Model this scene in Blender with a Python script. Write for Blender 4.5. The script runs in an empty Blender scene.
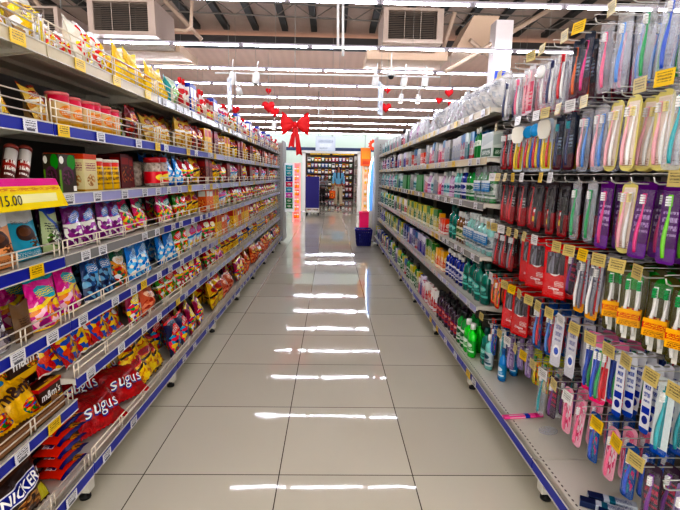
import bpy, bmesh, math, random
from mathutils import Vector, Matrix, Euler
random.seed(7)
rnd = random.Random(11)
PI = math.pi
COL = bpy.context.scene.collection
H = 1.322                                   # eye height of the photographer

# ------------------------------------------------------------------ camera
PITCH, YAW, ROLL, FPX = math.radians(9.94), math.radians(1.24), math.radians(1.02), 450.3
def cam_axes():
    f0 = Vector((math.sin(YAW), math.cos(YAW), 0)); r0 = Vector((math.cos(YAW), -math.sin(YAW), 0)); up = Vector((0, 0, 1))
    f = f0 * math.cos(PITCH) - up * math.sin(PITCH); u = up * math.cos(PITCH) + f0 * math.sin(PITCH)
    r = r0 * math.cos(ROLL) + u * math.sin(ROLL); u = u * math.cos(ROLL) - r0 * math.sin(ROLL)
    return r, u, f
RX, UP, FW = cam_axes()
cd = bpy.data.cameras.new('camera'); cam = bpy.data.objects.new('camera', cd); COL.objects.link(cam)
cd.sensor_width = 36; cd.lens = FPX / 680 * 36; cd.clip_end = 200; cd.clip_start = .02
m = Matrix.Identity(4)
for i in range(3):
    m[i][0], m[i][1], m[i][2] = RX[i], UP[i], -FW[i]
cam.matrix_world = Matrix.Translation((0, 0, H)) @ m
bpy.context.scene.camera = cam
def at(px, py, Y):                          # survey: where the sight line through a photo point meets the plane at distance Y
    d = RX * ((px - 340) / FPX) - UP * ((py - 255) / FPX) + FW
    return Vector((0, 0, H)) + d * (Y / d.y)

# ------------------------------------------------------------------ mesh builder
class MB:
    def __init__(s): s.v = []; s.f = []; s.uv = []; s.m = []; s.sm = []
    def face(s, idx, uvs=None, mat=0, smooth=False):
        s.f.append(tuple(idx)); s.uv.append(uvs or [(0, 0)] * len(idx)); s.m.append(mat); s.sm.append(smooth)
    def box(s, x0, x1, y0, y1, z0, z1, mat=0, bev=0, M=None):
        # outward quads, every face with its own 0-1 UV; -Y is the front
        if x0 > x1: x0, x1 = x1, x0
        P = [(x0,y0,z0),(x1,y0,z0),(x1,y1,z0),(x0,y1,z0),(x0,y0,z1),(x1,y0,z1),(x1,y1,z1),(x0,y1,z1)]
        if M is not None: P = [tuple(M @ Vector(p)) for p in P]
        b = len(s.v); s.v += P
        q = [(0,0),(1,0),(1,1),(0,1)]
        for f in ((0,1,5,4),(1,2,6,5),(2,3,7,6),(3,0,4,7),(4,5,6,7),(3,2,1,0)):
            s.face([b+i for i in f], q, mat)
        return s
    def grid(s, fn, nu, nv, mat=0, flip=False, smooth=True):
        b = len(s.v)
        for j in range(nv+1):
            for i in range(nu+1):
                s.v.append(tuple(fn(i/nu, j/nv)))
        for j in range(nv):
            for i in range(nu):
                a = b + j*(nu+1) + i
                idx = [a, a+1, a+nu+2, a+nu+1]
                uv = [(i/nu, j/nv), ((i+1)/nu, j/nv), ((i+1)/nu, (j+1)/nv), (i/nu, (j+1)/nv)]
                if flip: idx.reverse(); uv.reverse()
                s.face(idx, uv, mat, smooth)
        return s
    def tube(s, pts, r, n=6, mat=0, caps=True, sy=1.0):
        pts = [Vector(p) for p in pts]; rs = r if isinstance(r, (list, tuple)) else [r]*len(pts)
        b = len(s.v); N = len(pts); ref = None
        for k, p in enumerate(pts):
            t = (pts[min(k+1, N-1)] - pts[max(k-1, 0)]).normalized()
            if ref is None:
                ref = Vector((1,0,0)) if abs(t.x) < .8 else Vector((0,0,1))
            a = (ref - t*ref.dot(t)).normalized(); c = t.cross(a); ref = a
            for i in range(n):
                w = 2*PI*i/n
                s.v.append(tuple(p + a*math.cos(w)*rs[k] + c*math.sin(w)*rs[k]*sy))
        for k in range(N-1):
            for i in range(n):
                j = (i+1) % n
                s.face([b+k*n+i, b+k*n+j, b+(k+1)*n+j, b+(k+1)*n+i], [(i/n,k/(N-1)),((i+1)/n,k/(N-1)),((i+1)/n,(k+1)/(N-1)),(i/n,(k+1)/(N-1))], mat, True)
        if caps:
            s.face([b+i for i in range(n)][::-1], None, mat); s.face([b+(N-1)*n+i for i in range(n)], None, mat)
        return s
    def lathe(s, prof, n=16, mat=0, cx=0, cy=0, sx=1, sy=1, caps=True):
        b = len(s.v); N = len(prof); z0, z1 = prof[0][1], prof[-1][1]
        for r, z in prof:
            for i in range(n+1):
                w = 2*PI*i/n + PI/2                   # seam at the back (+Y)
                s.v.append((cx + math.cos(w)*r*sx, cy + math.sin(w)*r*sy, z))
        for k in range(N-1):
            for i in range(n):
                a = b + k*(n+1) + i; va, vb = (prof[k][1]-z0)/(z1-z0+1e-9), (prof[k+1][1]-z0)/(z1-z0+1e-9)
                ua, ub = (i/n*2-.5), ((i+1)/n*2-.5)   # u 0..1 on the front half
                s.face([a, a+1, a+n+2, a+n+1], [(ua,va),(ub,va),(ub,vb),(ua,vb)], mat, True)
        if caps:
            s.face([b+i for i in range(n)][::-1], None, mat); s.face([b+(N-1)*(n+1)+i for i in range(n)], None, mat)
        return s
    def prism(s, poly, y0, y1, mat=0, M=None):        # polygon in XZ pulled from y0 (front) to y1
        xs = [p[0] for p in poly]; zs = [p[1] for p in poly]; w = max(xs)-min(xs) or 1; h = max(zs)-min(zs) or 1
        b = len(s.v); n = len(poly)
        P = [(x, y0, z) for x, z in poly] + [(x, y1, z) for x, z in poly]
        if M is not None: P = [tuple(M @ Vector(p)) for p in P]
        s.v += P
        uv = [((x-min(xs))/w, (z-min(zs))/h) for x, z in poly]
        s.face([b+i for i in range(n)], uv, mat); s.face([b+n+i for i in range(n)][::-1], uv[::-1], mat)
        for i in range(n):
            j = (i+1) % n
            s.face([b+j, b+i, b+n+i, b+n+j], None, mat)
        return s
    def mesh(s, name, mats, bevel=0):
        me = bpy.data.meshes.new(name); me.from_pydata(s.v, [], s.f)
        uvl = me.uv_layers.new(name='UVMap')
        flat = [c for uv in s.uv for p in uv for c in p]
        uvl.data.foreach_set('uv', flat)
        me.polygons.foreach_set('material_index', s.m); me.polygons.foreach_set('use_smooth', s.sm)
        for mt in (mats if isinstance(mats, (list, tuple)) else [mats]): me.materials.append(mt)
        if bevel:
            bm = bmesh.new(); bm.from_mesh(me)
            bmesh.ops.bevel(bm, geom=[e for e in bm.edges if e.is_manifold and e.calc_face_angle(0) > .6], offset=bevel, segments=2, affect='EDGES', profile=.6)
            bm.to_mesh(me); bm.free()
        me.update(); return me

def link(name, data, parent=None, loc=None, rot=None):
    o = bpy.data.objects.new(name, data); COL.objects.link(o)
    if parent is not None: o.parent = parent
    if loc is not None: o.location = loc
    if rot is not None: o.rotation_euler = rot
    return o
def tag(o, label=None, cat=None, group=None, kind=None):
    if label: o['label'] = label
    if cat: o['category'] = cat
    if group: o['group'] = group
    if kind: o['kind'] = kind
    return o

# ------------------------------------------------------------------ materials
def lin(c):
    return tuple(((x/255)/12.92 if x/255 <= .04045 else ((x/255+.055)/1.055)**2.4) for x in c[:3]) + (1,)
class NT:
    def __init__(s, name):
        s.m = bpy.data.materials.new(name); s.m.use_nodes = True; s.t = s.m.node_tree; s.n = s.t.nodes; s.n.clear()
        s.out = s.n.new('ShaderNodeOutputMaterial'); s.b = s.n.new('ShaderNodeBsdfPrincipled'); s.l(s.b.outputs[0], s.out.inputs[0])
    def l(s, a, b): s.t.links.new(a, b)
    def new(s, k, **kw):
        x = s.n.new(k)
        for a, v in kw.items(): setattr(x, a, v)
        return x
    def math(s, op, a, b=None):
        x = s.new('ShaderNodeMath', operation=op)
        for i, q in enumerate((a, b)):
            if q is None: continue
            if isinstance(q, (int, float)): x.inputs[i].default_value = q
            else: s.l(q, x.inputs[i])
        return x.outputs[0]
    def mix(s, fac, a, b):
        x = s.new('ShaderNodeMix', data_type='RGBA')
        for i, q in ((0, fac), (6, a), (7, b)):
            if isinstance(q, (int, float)): x.inputs[i].default_value = q
            elif isinstance(q, tuple): x.inputs[i].default_value = q
            else: s.l(q, x.inputs[i])
        return x.outputs[2]
MC = {}
def plain(name, col, rough=.5, metal=0, emit=0, bump=0, spec=.5, scale=40, trans=0, var=0, alpha=1):
    if name in MC: return MC[name]
    t = NT(name); c = lin(col)
    t.b.inputs['Base Color'].default_value = c; t.b.inputs['Roughness'].default_value = rough
    t.b.inputs['Metallic'].default_value = metal; t.b.inputs['Specular IOR Level'].default_value = spec
    tc = t.new('ShaderNodeTexCoord')
    nz = t.new('ShaderNodeTexNoise'); nz.inputs['Scale'].default_value = scale; t.l(tc.outputs['Object'], nz.inputs['Vector'])
    v = max(var, .04)
    col2 = t.mix(nz.outputs[0], tuple(x*(1-v) for x in c[:3])+(1,), tuple(min(1, x*(1+v)) for x in c[:3])+(1,))
    t.l(col2, t.b.inputs['Base Color'])
    if bump:
        bp = t.new('ShaderNodeBump'); bp.inputs['Strength'].default_value = bump; bp.inputs['Distance'].default_value = .01
        t.l(nz.outputs[0], bp.inputs['Height']); t.l(bp.outputs[0], t.b.inputs['Normal'])
    if emit:
        t.b.inputs['Emission Color'].default_value = c; t.b.inputs['Emission Strength'].default_value = emit
    if trans: t.b.inputs['Transmission Weight'].default_value = trans; t.b.inputs['IOR'].default_value = 1.33
    if alpha < 1: t.b.inputs['Alpha'].default_value = alpha
    MC[name] = t.m; return t.m
def design(name, base, shapes=(), rough=.35, metal=0, bump=.25, distort=.0, alpha=1, vary=.12, clear=0):
    """printed packaging in UV space. shapes: (kind, cx, cy, hx, hy, colour(s)[, rot]);
    e ellipse, r rectangle, t lines of small print, c confetti of coloured pieces (ellipse), k confetti in a rectangle, g vertical fade"""
    if name in MC: return MC[name]
    t = NT(name); cur = lin(base)
    uvn = t.new('ShaderNodeTexCoord'); uv = uvn.outputs['UV']
    if distort:
        nz = t.new('ShaderNodeTexNoise'); nz.inputs['Scale'].default_value = 5; t.l(uv, nz.inputs['Vector'])
        s1 = t.new('ShaderNodeVectorMath', operation='SUBTRACT'); t.l(nz.outputs['Color'], s1.inputs[0]); s1.inputs[1].default_value = (.5,.5,.5)
        s2 = t.new('ShaderNodeVectorMath', operation='SCALE'); t.l(s1.outputs[0], s2.inputs[0]); s2.inputs['Scale'].default_value = distort
        s3 = t.new('ShaderNodeVectorMath', operation='ADD'); t.l(uv, s3.inputs[0]); t.l(s2.outputs[0], s3.inputs[1]); uv = s3.outputs[0]
    for sh in shapes:
        k, cx, cy, hx, hy, col = sh[:6]; rot = sh[6] if len(sh) > 6 else 0
        mp = t.new('ShaderNodeMapping', vector_type='TEXTURE'); t.l(uv, mp.inputs[0])
        mp.inputs['Location'].default_value = (cx, cy, 0); mp.inputs['Rotation'].default_value = (0, 0, rot); mp.inputs['Scale'].default_value = (hx, hy, 1)
        sep = t.new('ShaderNodeSeparateXYZ'); t.l(mp.outputs[0], sep.inputs[0])
        X, Y = sep.outputs[0], sep.outputs[1]
        if k in 'ec':
            mk = t.math('LESS_THAN', t.math('ADD', t.math('MULTIPLY', X, X), t.math('MULTIPLY', Y, Y)), 1.0)
        elif k == 'g':
            mk = t.math('MULTIPLY', t.math('ADD', Y, 1.0), .5); mk = t.math('MINIMUM', t.math('MAXIMUM', mk, 0.0), 1.0)
        else:
            mk = t.math('LESS_THAN', t.math('MAXIMUM', t.math('ABSOLUTE', X), t.math('ABSOLUTE', Y)), 1.0)
        if k == 't':
            n2 = t.new('ShaderNodeTexNoise'); n2.inputs['Scale'].default_value = 3.5
            mm = t.new('ShaderNodeMapping'); t.l(mp.outputs[0], mm.inputs[0]); mm.inputs['Scale'].default_value = (3.2, .6, 1); mm.inputs['Location'].default_value = (cx*7, cy*9, 0)
            t.l(mm.outputs[0], n2.inputs['Vector'])
            ln = t.math('LESS_THAN', t.math('PINGPONG', t.math('ADD', Y, 1.0), .33), .2)
            mk = t.math('MULTIPLY', mk, t.math('MULTIPLY', ln, t.math('GREATER_THAN', n2.outputs[0], .47)))
        if k in 'ck':
            vo = t.new('ShaderNodeTexVoronoi'); vo.inputs['Scale'].default_value = 3.6; t.l(mp.outputs[0], vo.inputs['Vector'])
            sc = t.new('ShaderNodeSeparateColor'); t.l(vo.outputs['Color'], sc.inputs[0])
            rp = t.new('ShaderNodeValToRGB'); rp.color_ramp.interpolation = 'CONSTANT'
            while len(rp.color_ramp.elements) < len(col): rp.color_ramp.elements.new(.5)
            for i, c in enumerate(col):
                e = rp.color_ramp.elements[i]; e.position = i/len(col); e.color = lin(c)
            t.l(sc.outputs[0], rp.inputs[0]); cc = rp.outputs[0]
        else: cc = lin(col)
        cur = t.mix(mk, cur, cc)
    oi = t.new('ShaderNodeObjectInfo')
    hs = t.new('ShaderNodeHueSaturation'); 
    t.l(t.math('ADD', t.math('MULTIPLY', oi.outputs['Random'], vary*2), .93-vary), hs.inputs['Value']); hs.inputs['Saturation'].default_value = 1.15
    if isinstance(cur, tuple): hs.inputs['Color'].default_value = cur
    else: t.l(cur, hs.inputs['Color'])
    t.l(hs.outputs[0], t.b.inputs['Base Color'])
    t.b.inputs['Roughness'].default_value = rough; t.b.inputs['Metallic'].default_value = metal
    if clear: t.b.inputs['Coat Weight'].default_value = clear; t.b.inputs['Coat Roughness'].default_value = .15
    if alpha < 1: t.b.inputs['Alpha'].default_value = alpha
    if bump:
        n3 = t.new('ShaderNodeTexNoise'); n3.inputs['Scale'].default_value = 42; n3.inputs['Detail'].default_value = 3
        t.l(uvn.outputs['Object'], n3.inputs['Vector'])
        bp = t.new('ShaderNodeBump'); bp.inputs['Strength'].default_value = bump; bp.inputs['Distance'].default_value = .016
        t.l(n3.outputs[0], bp.inputs['Height']); t.l(bp.outputs[0], t.b.inputs['Normal'])
    MC[name] = t.m; return t.m
def clear_plastic(name='clear plastic', tint=(235, 240, 245), a=.22):
    if name in MC: return MC[name]
    t = NT(name); t.b.inputs['Base Color'].default_value = lin(tint); t.b.inputs['Roughness'].default_value = .12
    nz = t.new('ShaderNodeTexNoise'); nz.inputs['Scale'].default_value = 60
    tc = t.new('ShaderNodeTexCoord'); t.l(tc.outputs['Object'], nz.inputs['Vector'])
    t.l(t.math('MULTIPLY', nz.outputs[0], a*2), t.b.inputs['Alpha'])
    MC[name] = t.m; return t.m

WHITE = plain('white enamel', (212, 208, 198), .4)
GREY = plain('grey enamel', (150, 150, 146), .45)
DARKBACK = plain('shelf back panel', (92, 88, 84), .6)
BLUE = plain('blue price strip', (28, 44, 160), .3)
PALE = plain('pale lavender price strip', (165, 165, 205), .28)
CHROME = plain('silver price strip', (165, 165, 165), .25, metal=.35)
CREAM = plain('cream shelf edge', (205, 192, 160), .35)
WIRE = plain('cream wire', (222, 212, 196), .35)
BLACK = plain('black rubber', (22, 22, 24), .5)
STEEL = plain('steel hook wire', (190, 188, 184), .3, metal=.5)
def text_mesh(body, size, mat, surf=None, x=0, z=0, rot=0, shear=0, off=.0012, bold=.0, align='CENTER', narrow=1.0):
    cu = bpy.data.curves.new('lettering', 'FONT'); cu.body = body; cu.size = size; cu.align_x = align; cu.align_y = 'CENTER'
    cu.shear = shear; cu.offset = bold*size; cu.resolution_u = 2
    o = bpy.data.objects.new('t', cu); COL.objects.link(o)
    bpy.context.view_layer.update()
    me = bpy.data.meshes.new_from_object(o.evaluated_get(bpy.context.evaluated_depsgraph_get()))
    bpy.data.objects.remove(o); bpy.data.curves.remove(cu)
    c, s_ = math.cos(rot), math.sin(rot)
    bm = bmesh.new(); bm.from_mesh(me)
    if surf:
        for _ in range(5):
            bmesh.ops.triangulate(bm, faces=bm.faces[:])
            le = [e for e in bm.edges if e.calc_length() > size*.14]
            if not le: break
            bmesh.ops.subdivide_edges(bm, edges=le, cuts=1)
    for v in bm.verts:
        X, Z = v.co.x*narrow, v.co.y
        X, Z = x + X*c - Z*s_, z + X*s_ + Z*c
        v.co = Vector((X, (surf(X, Z) if surf else 0) - off, Z))
    bm.to_mesh(me); bm.free(); me.name = 'lettering'; me.materials.clear(); me.materials.append(mat); return me

# ------------------------------------------------------------------ things are spawned from prototypes
class Proto:
    def __init__(s, name, cat, mesh, w, h, d, look, parts=()):
        s.name, s.cat, s.mesh, s.w, s.h, s.d, s.look, s.parts = name, cat, mesh, w, h, d, look, list(parts)
def spawn(p, loc, rot, label, group=None, parts=True, scale=1.0):
    o = link(p.name, p.mesh, None, loc, rot); tag(o, label, p.cat, group)
    if scale != 1.0: o.scale = (scale,)*3 if not isinstance(scale, tuple) else scale
    if parts:
        for q in p.parts:
            c = link(q[0], q[1], o)
            if len(q) > 2:
                for sq in q[2]: link(sq[0], sq[1], c)
    return o

# bag shapes -------------------------------------------------------
def bag_surface(w, h, t, kind, seed):
    r = random.Random(seed); ph = [r.uniform(0, 6.28) for _ in range(6)]
    def half(u, v):
        a = max(0, 1 - abs(2*u-1)**2.6)
        if kind == 'pouch': b = (min(1, (1-v)/.75))**.8 * (.55+.45*min(1, v/.12)) if v < .96 else 0
        else: b = max(0, math.sin(PI*min(1, max(0, (v-.06)/.88))))**.55
        cr = 1 + .16*math.sin(9*u+ph[0]+4*v) + .14*math.sin(13*v+ph[1]-7*u) + .09*math.sin(23*u+ph[2]+6*v)
        return t*.62 * a**.75 * b * cr + .0008
    def xof(u, v):
        nar = 1 - .11*math.sin(PI*v) + .03*math.sin(11*v+ph[3]) if kind == 'pillow' else 1 - .03*math.sin(PI*v*.8)
        return (u-.5)*w*nar
    return half, xof
def bag(name, cat, w, h, t, mat, look, kind='pillow', seed=1, letters=(), extra=(), nu=8, nv=11):
    half, xof = bag_surface(w, h, t, kind, seed)
    if letters and nu == 8: nu, nv = 22, 24
    mb = MB()
    def zz(u, v):
        z = v*h
        z -= h*.05*math.sin(PI*u)*v**3 - h*.03*math.sin(7*u+seed)*v**3
        if kind == 'pillow' and v < .01: z += .003*(1+(1 if int(round(u*nu)) % 2 else -1))
        if kind == 'pillow' and v > .99: z += .003*(1 if int(round(u*nu)) % 2 else -1)
        return z
    mb.grid(lambda u, v: (xof(u, v), -half(u, v), zz(u, v)), nu, nv)
    mb.grid(lambda u, v: (xof(u, v), half(u, v), zz(u, v)), nu, nv, flip=True)
    me = mb.mesh(name, [mat])
    def surf(x, z):
        v = min(1, max(0, z/h)); wv = xof(1, v) - xof(0, v); u = min(1, max(0, x/wv+.5)); return -half(u, v)*1.06-.0006
    parts = [('lettering', text_mesh(s_[0], s_[1], s_[2], surf, *s_[3:5], **(s_[5] if len(s_) > 5 else {}))) for s_ in letters]
    return Proto(name, cat, me, w, h, t, look, parts + list(extra))
def carton(name, cat, w, h, d, mat, look, side=None, bevel=.0015, letters=()):
    me = MB().box(-w/2, w/2, -d/2, d/2, 0, h).mesh(name, [mat], bevel)
    parts = [('lettering', text_mesh(s_[0], s_[1], s_[2], lambda x, z: -d/2, *s_[3:5], **(s_[5] if len(s_) > 5 else {}))) for s_ in letters]
    return Proto(name, cat, me, w, h, d, look, parts)
def canister(name, cat, r, h, mat, lidmat, look):
    me = MB().lathe([(r*.9, 0), (r, .004), (r, h*.9), (r*.97, h*.91)], 16).mesh(name, [mat])
    lid = MB().lathe([(r*1.03, h*.9), (r*1.03, h*.985), (r*.96, h), (r*.2, h)], 16).mesh('lid', [lidmat])
    return Proto(name, cat, me, r*2.06, h, r*2, look, [('lid', lid)])
def bottle(name, cat, w, h, d, body, capm, labm, look, shape='round', caph=.16):
    r = w/2; hb = h*(1-caph)
    if shape == 'round': pr = [(.85,0),(1,.02),(1,.62),(.93,.74),(.62,.86),(.36,.93),(.34,1)]
    elif shape == 'flask': pr = [(.9,0),(1,.03),(1,.75),(.9,.84),(.45,.9),(.34,.93),(.34,1)]
    elif shape == 'waist': pr = [(.8,0),(1,.04),(.98,.3),(.78,.48),(.95,.68),(.8,.84),(.4,.93),(.36,1)]
    else: pr = [(.9,0),(1,.03),(1,.9),(.8,1)]
    n = 16; sy = d/w
    me = MB().lathe([(a*r, b*hb) for a, b in pr], n, sy=sy).mesh(name, [body])
    cap = MB().lathe([(.42*r if shape != 'jar' else r*.95, hb*.985), (.42*r if shape != 'jar' else r*.95, h*.985), (.36*r if shape != 'jar' else r*.9, h), (.05*r, h)], 12, sy=1 if shape != 'jar' else sy).mesh('cap', [capm])
    parts = [('cap', cap)]
    if labm:
        lb = MB().lathe([(1.012*r, hb*.14), (1.015*r, hb*.15), (1.015*r, hb*.6), (1.012*r, hb*.61)], n, sy=sy, caps=False).mesh('label', [labm]); parts.append(('label', lb))
    return Proto(name, cat, me, w, h, d, look, parts)

ORD = 'first second third fourth fifth sixth seventh eighth ninth tenth eleventh twelfth thirteenth fourteenth fifteenth sixteenth seventeenth eighteenth nineteenth twentieth'.split()
SHELF = ['bottom shelf', 'second shelf', 'third shelf', 'fourth shelf', 'fifth shelf', 'sixth shelf', 'top shelf']
COUNT = {}
def place(p, side, k, lvl, y, xf, z, lean=-.06, jit=.08, roll=0, dx=0, dz=0, scale=1.0, layer=0, lying=False, parts=True, yaw=0):
    """one product on a shelf; side 'L' faces +X, 'R' faces -X; xf is the x of the product's front"""
    zone = 'sweets' if side == 'L' else 'toiletries'
    sh = SHELF[lvl] if side == 'L' or lvl < 5 else SHELF[6]
    key = (p.look, side, k, lvl); n = COUNT.get(key, 0); COUNT[key] = n+1
    bay = f'{ORD[k]} {zone} bay'
    label = f"{p.look}, {ORD[min(n, 19)]} along {sh}, {bay}"
    s = 1 if side == 'L' else -1
    x = xf - s*(p.d/2 + dx)
    soft = any(q in p.name for q in ('bag', 'pouch', 'sack'))
    if not soft: jit = min(jit, .05); lean = max(lean, -.03) if lean > -.2 else lean
    if not lying: z += abs(math.sin(lean))*p.d*scale/2*(.6 if soft else 1.05) + (abs(math.sin(roll))*p.w*scale/2 if roll else 0)
    rot = Euler((lean, roll, s*PI/2 + yaw + rnd.uniform(-jit, jit)), 'XYZ')
    if lying: rot = Euler((-PI/2+lean, roll, s*PI/2 + yaw + rnd.uniform(-jit, jit)), 'XYZ')
    if roll:
        rz = Euler((0, 0, rot.z)).to_matrix() @ Euler((0, roll, 0)).to_matrix() @ Euler((rot.x, 0, 0)).to_matrix(); rot = rz.to_euler()
    q = spawn(p, (x, y, z + dz + .001), rot, label, f'{p.cat} row on the {sh}, {bay}', parts, scale)
    return q

# ------------------------------------------------------------------ shell
def build_shell():
    t = NT('glossy floor tile'); tc = t.new('ShaderNodeTexCoord')
    sep = t.new('ShaderNodeSeparateXYZ'); t.l(tc.outputs['Object'], sep.inputs[0])
    def line(c, off):
        f = t.math('FRACT', t.math('DIVIDE', t.math('SUBTRACT', c, off), .6))
        d = t.math('ABSOLUTE', t.math('SUBTRACT', f, .5))
        return t.math('GREATER_THAN', d, .5 - .0022/.6)
    g = t.math('MAXIMUM', line(sep.outputs[0], -.816), line(sep.outputs[1], 1.82))
    fl = t.new('ShaderNodeVectorMath', operation='FLOOR'); dv = t.new('ShaderNodeVectorMath', operation='DIVIDE'); sb = t.new('ShaderNodeVectorMath', operation='SUBTRACT')
    t.l(tc.outputs['Object'], sb.inputs[0]); sb.inputs[1].default_value = (-.816, 1.82, 0); t.l(sb.outputs[0], dv.inputs[0]); dv.inputs[1].default_value = (.6, .6, 1); t.l(dv.outputs[0], fl.inputs[0])
    wn = t.new('ShaderNodeTexWhiteNoise', noise_dimensions='2D'); t.l(fl.outputs[0], wn.inputs['Vector'])
    nz = t.new('ShaderNodeTexNoise'); nz.inputs['Scale'].default_value = 1.3; t.l(tc.outputs['Object'], nz.inputs['Vector'])
    a = t.mix(wn.outputs[0], lin((204, 200, 184)), lin((212, 208, 192)))
    a = t.mix(t.math('MULTIPLY', nz.outputs[0], .35), a, lin((180, 174, 158)))
    c = t.mix(g, a, lin((84, 78, 70))); t.l(c, t.b.inputs['Base Color'])
    n2 = t.new('ShaderNodeTexNoise'); n2.inputs['Scale'].default_value = 2.2; t.l(tc.outputs['Object'], n2.inputs['Vector'])
    t.l(t.math('ADD', t.math('MULTIPLY', n2.outputs[0], .03), .02), t.b.inputs['Roughness'])
    t.b.inputs['Specular IOR Level'].default_value = .3
    bp = t.new('ShaderNodeBump'); bp.inputs['Strength'].default_value = .025; bp.inputs['Distance'].default_value = .02
    n4 = t.new('ShaderNodeTexNoise'); n4.inputs['Scale'].default_value = 4; t.l(tc.outputs['Object'], n4.inputs['Vector']); t.l(n4.outputs[0], bp.inputs['Height']); t.l(bp.outputs[0], t.b.inputs['Normal'])
    f = MB().box(-14, 14, -5, 40, -.1, 0).mesh('floor', [t.m]); tag(link('floor', f), kind='structure')
    # corrugated ceiling
    t = NT('beige ribbed roof sheet'); tc = t.new('ShaderNodeTexCoord'); wv = t.new('ShaderNodeTexWave', bands_direction='X'); wv.inputs['Scale'].default_value = 1.1
    t.l(tc.outputs['Object'], wv.inputs['Vector']); c = t.mix(wv.outputs[1], lin((212, 180, 162)), lin((217, 185, 167))); t.l(c, t.b.inputs['Base Color']); t.b.inputs['Roughness'].default_value = .6
    roofm = t.m
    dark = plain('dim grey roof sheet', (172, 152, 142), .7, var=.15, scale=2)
    mb = MB()
    mb.grid(lambda u, v: (-14+28*u, 15.5+25*v, 5.3-1.4*v), 4, 2, flip=True)
    tag(link('ceiling', mb.mesh('ceiling', [roofm])), kind='structure')
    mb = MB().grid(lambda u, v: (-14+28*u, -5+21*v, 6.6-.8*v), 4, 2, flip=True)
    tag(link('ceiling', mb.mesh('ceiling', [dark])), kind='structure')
    beam = plain('dark steel beam', (58, 54, 52), .6)
    for i in range(-9, 11):
        x = i*.9+.3
        M = Matrix.Translation((x, 0, 0))
        mb = MB(); mb.v += [(x-.09, 3, 6.2), (x+.09, 3, 6.2), (x+.09, 15, 5.72), (x-.09, 15, 5.72), (x-.09, 3, 6.36), (x+.09, 3, 6.36), (x+.09, 15, 5.88), (x-.09, 15, 5.88)]
        for q in ((0,1,5,4),(1,2,6,5),(2,3,7,6),(3,0,4,7),(4,5,6,7),(3,2,1,0)): mb.face(q)
        tag(link('ceiling_beam', mb.mesh('ceiling_beam', [beam])), kind='structure')
    g2 = plain('dusty roof girder', (120, 112, 106), .6)
    mb = MB().box(-14, 14, 15.2, 15.6, 5.3, 5.62); tag(link('ceiling_girder', mb.mesh('ceiling_girder', [plain('dark girder', (72, 66, 64), .6)])), kind='structure')
    for z, y in ((5.2, 9.5), (5.5, 12.3)):
        mb = MB().tube([(-12, y, z+.35), (12, y, z-.25)], .02).tube([(-12, y, z+.0), (12, y, z-.5)], .02)
        for i in range(24): mb.tube([(-12+i, y, z+.35-i*.025), (-11.5+i, y, z-.02-i*.021)], .012); mb.tube([(-11.5+i, y, z-.02-i*.021), (-11+i, y, z+.33-i*.025)], .012)
        tag(link('ceiling_truss', mb.mesh('ceiling_truss', [g2])), kind='structure')
    wallm = plain('pale store wall', (198, 194, 184), .6)
    tag(link('wall_left', MB().box(-14.2, -14, -5, 40, 0, 7).mesh('wall_left', [wallm])), kind='structure')
    tag(link('wall_right', MB().box(14, 14.2, -5, 40, 0, 7).mesh('wall_right', [wallm])), kind='structure')
    tag(link('wall_back', MB().box(-14, 14, 39.8, 40, 0, 7).mesh('wall_back', [wallm])), kind='structure')
build_shell()

# ------------------------------------------------------------------ shelving
NB = 8
Y0 = .65
LZ = [.17, .45, .765, 1.014, 1.24, 1.485, 1.745]
LX = -.98
RZ = [.2, .548, .857, 1.176, 1.444, 1.723]
RXF = .90
def level_z(side, k, l):
    if side == 'L': return LZ[l] + (.08 if l == 1 and k >= 1 else 0)
    return RZ[l]
LAB = design('white price label', (232, 232, 236), [('t', .5, .62, .38, .3, (60, 60, 70)), ('r', .5, .2, .3, .1, (90, 90, 100))], bump=0, vary=.04, rough=.3)
LABY = design('yellow price label', (240, 205, 60), [('t', .5, .6, .36, .3, (110, 80, 30))], bump=0, vary=.06, rough=.3)
HOLES = None
def hole_material():
    t = NT('perforated white enamel'); tc = t.new('ShaderNodeTexCoord'); sep = t.new('ShaderNodeSeparateXYZ'); t.l(tc.outputs['Object'], sep.inputs[0])
    c = None
    fy = t.math('SUBTRACT', t.math('FRACT', t.math('DIVIDE', sep.outputs[1], .025)), .5)
    for x0 in (.035, .40):
        dx = t.math('DIVIDE', t.math('SUBTRACT', sep.outputs[0], x0), .012)
        q = t.math('LESS_THAN', t.math('ADD', t.math('MULTIPLY', fy, t.math('MULTIPLY', fy, 14.0)), t.math('MULTIPLY', dx, t.math('MULTIPLY', dx, 14.0))), 1.0)
        c = q if c is None else t.math('MAXIMUM', c, q)
    t.l(t.mix(c, lin((206, 203, 190)), lin((70, 66, 60))), t.b.inputs['Base Color']); t.b.inputs['Roughness'].default_value = .35
    return t.m
HOLES = hole_material()
label_mesh = MB().box(-.034, .034, -.0015, 0, 0, .04).mesh('price_label', [LAB])
label_mesh_y = MB().box(-.036, .036, -.0015, 0, 0, .042).mesh('price_label', [LABY])
def rail_mesh(L, rows, hgt):
    mb = MB(); a, b = .012, L-.012
    for i in range(rows):
        z = hgt*(i+1)/rows; mb.tube([(0, a, z), (0, b, z)], .0028, 6)
    y = a
    n = 4
    for i in range(n+1):
        y = a + (b-a)*i/n
        mb.tube([(0, y, 0), (0, y, hgt)], .0028, 6)
        if i in (0, n): continue
        mb.tube([(0, y+.022, 0), (0, y+.022, hgt)], .0028, 6)
    mb.tube([(0, a+.03, 0), (0, a+.03, hgt)], .0028, 6); mb.tube([(0, b-.03, 0), (0, b-.03, hgt)], .0028, 6)
    return mb.mesh('wire_rail', [WIRE])
RAIL2, RAIL3 = rail_mesh(1, 2, .055), rail_mesh(1, 3, .085)
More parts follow.
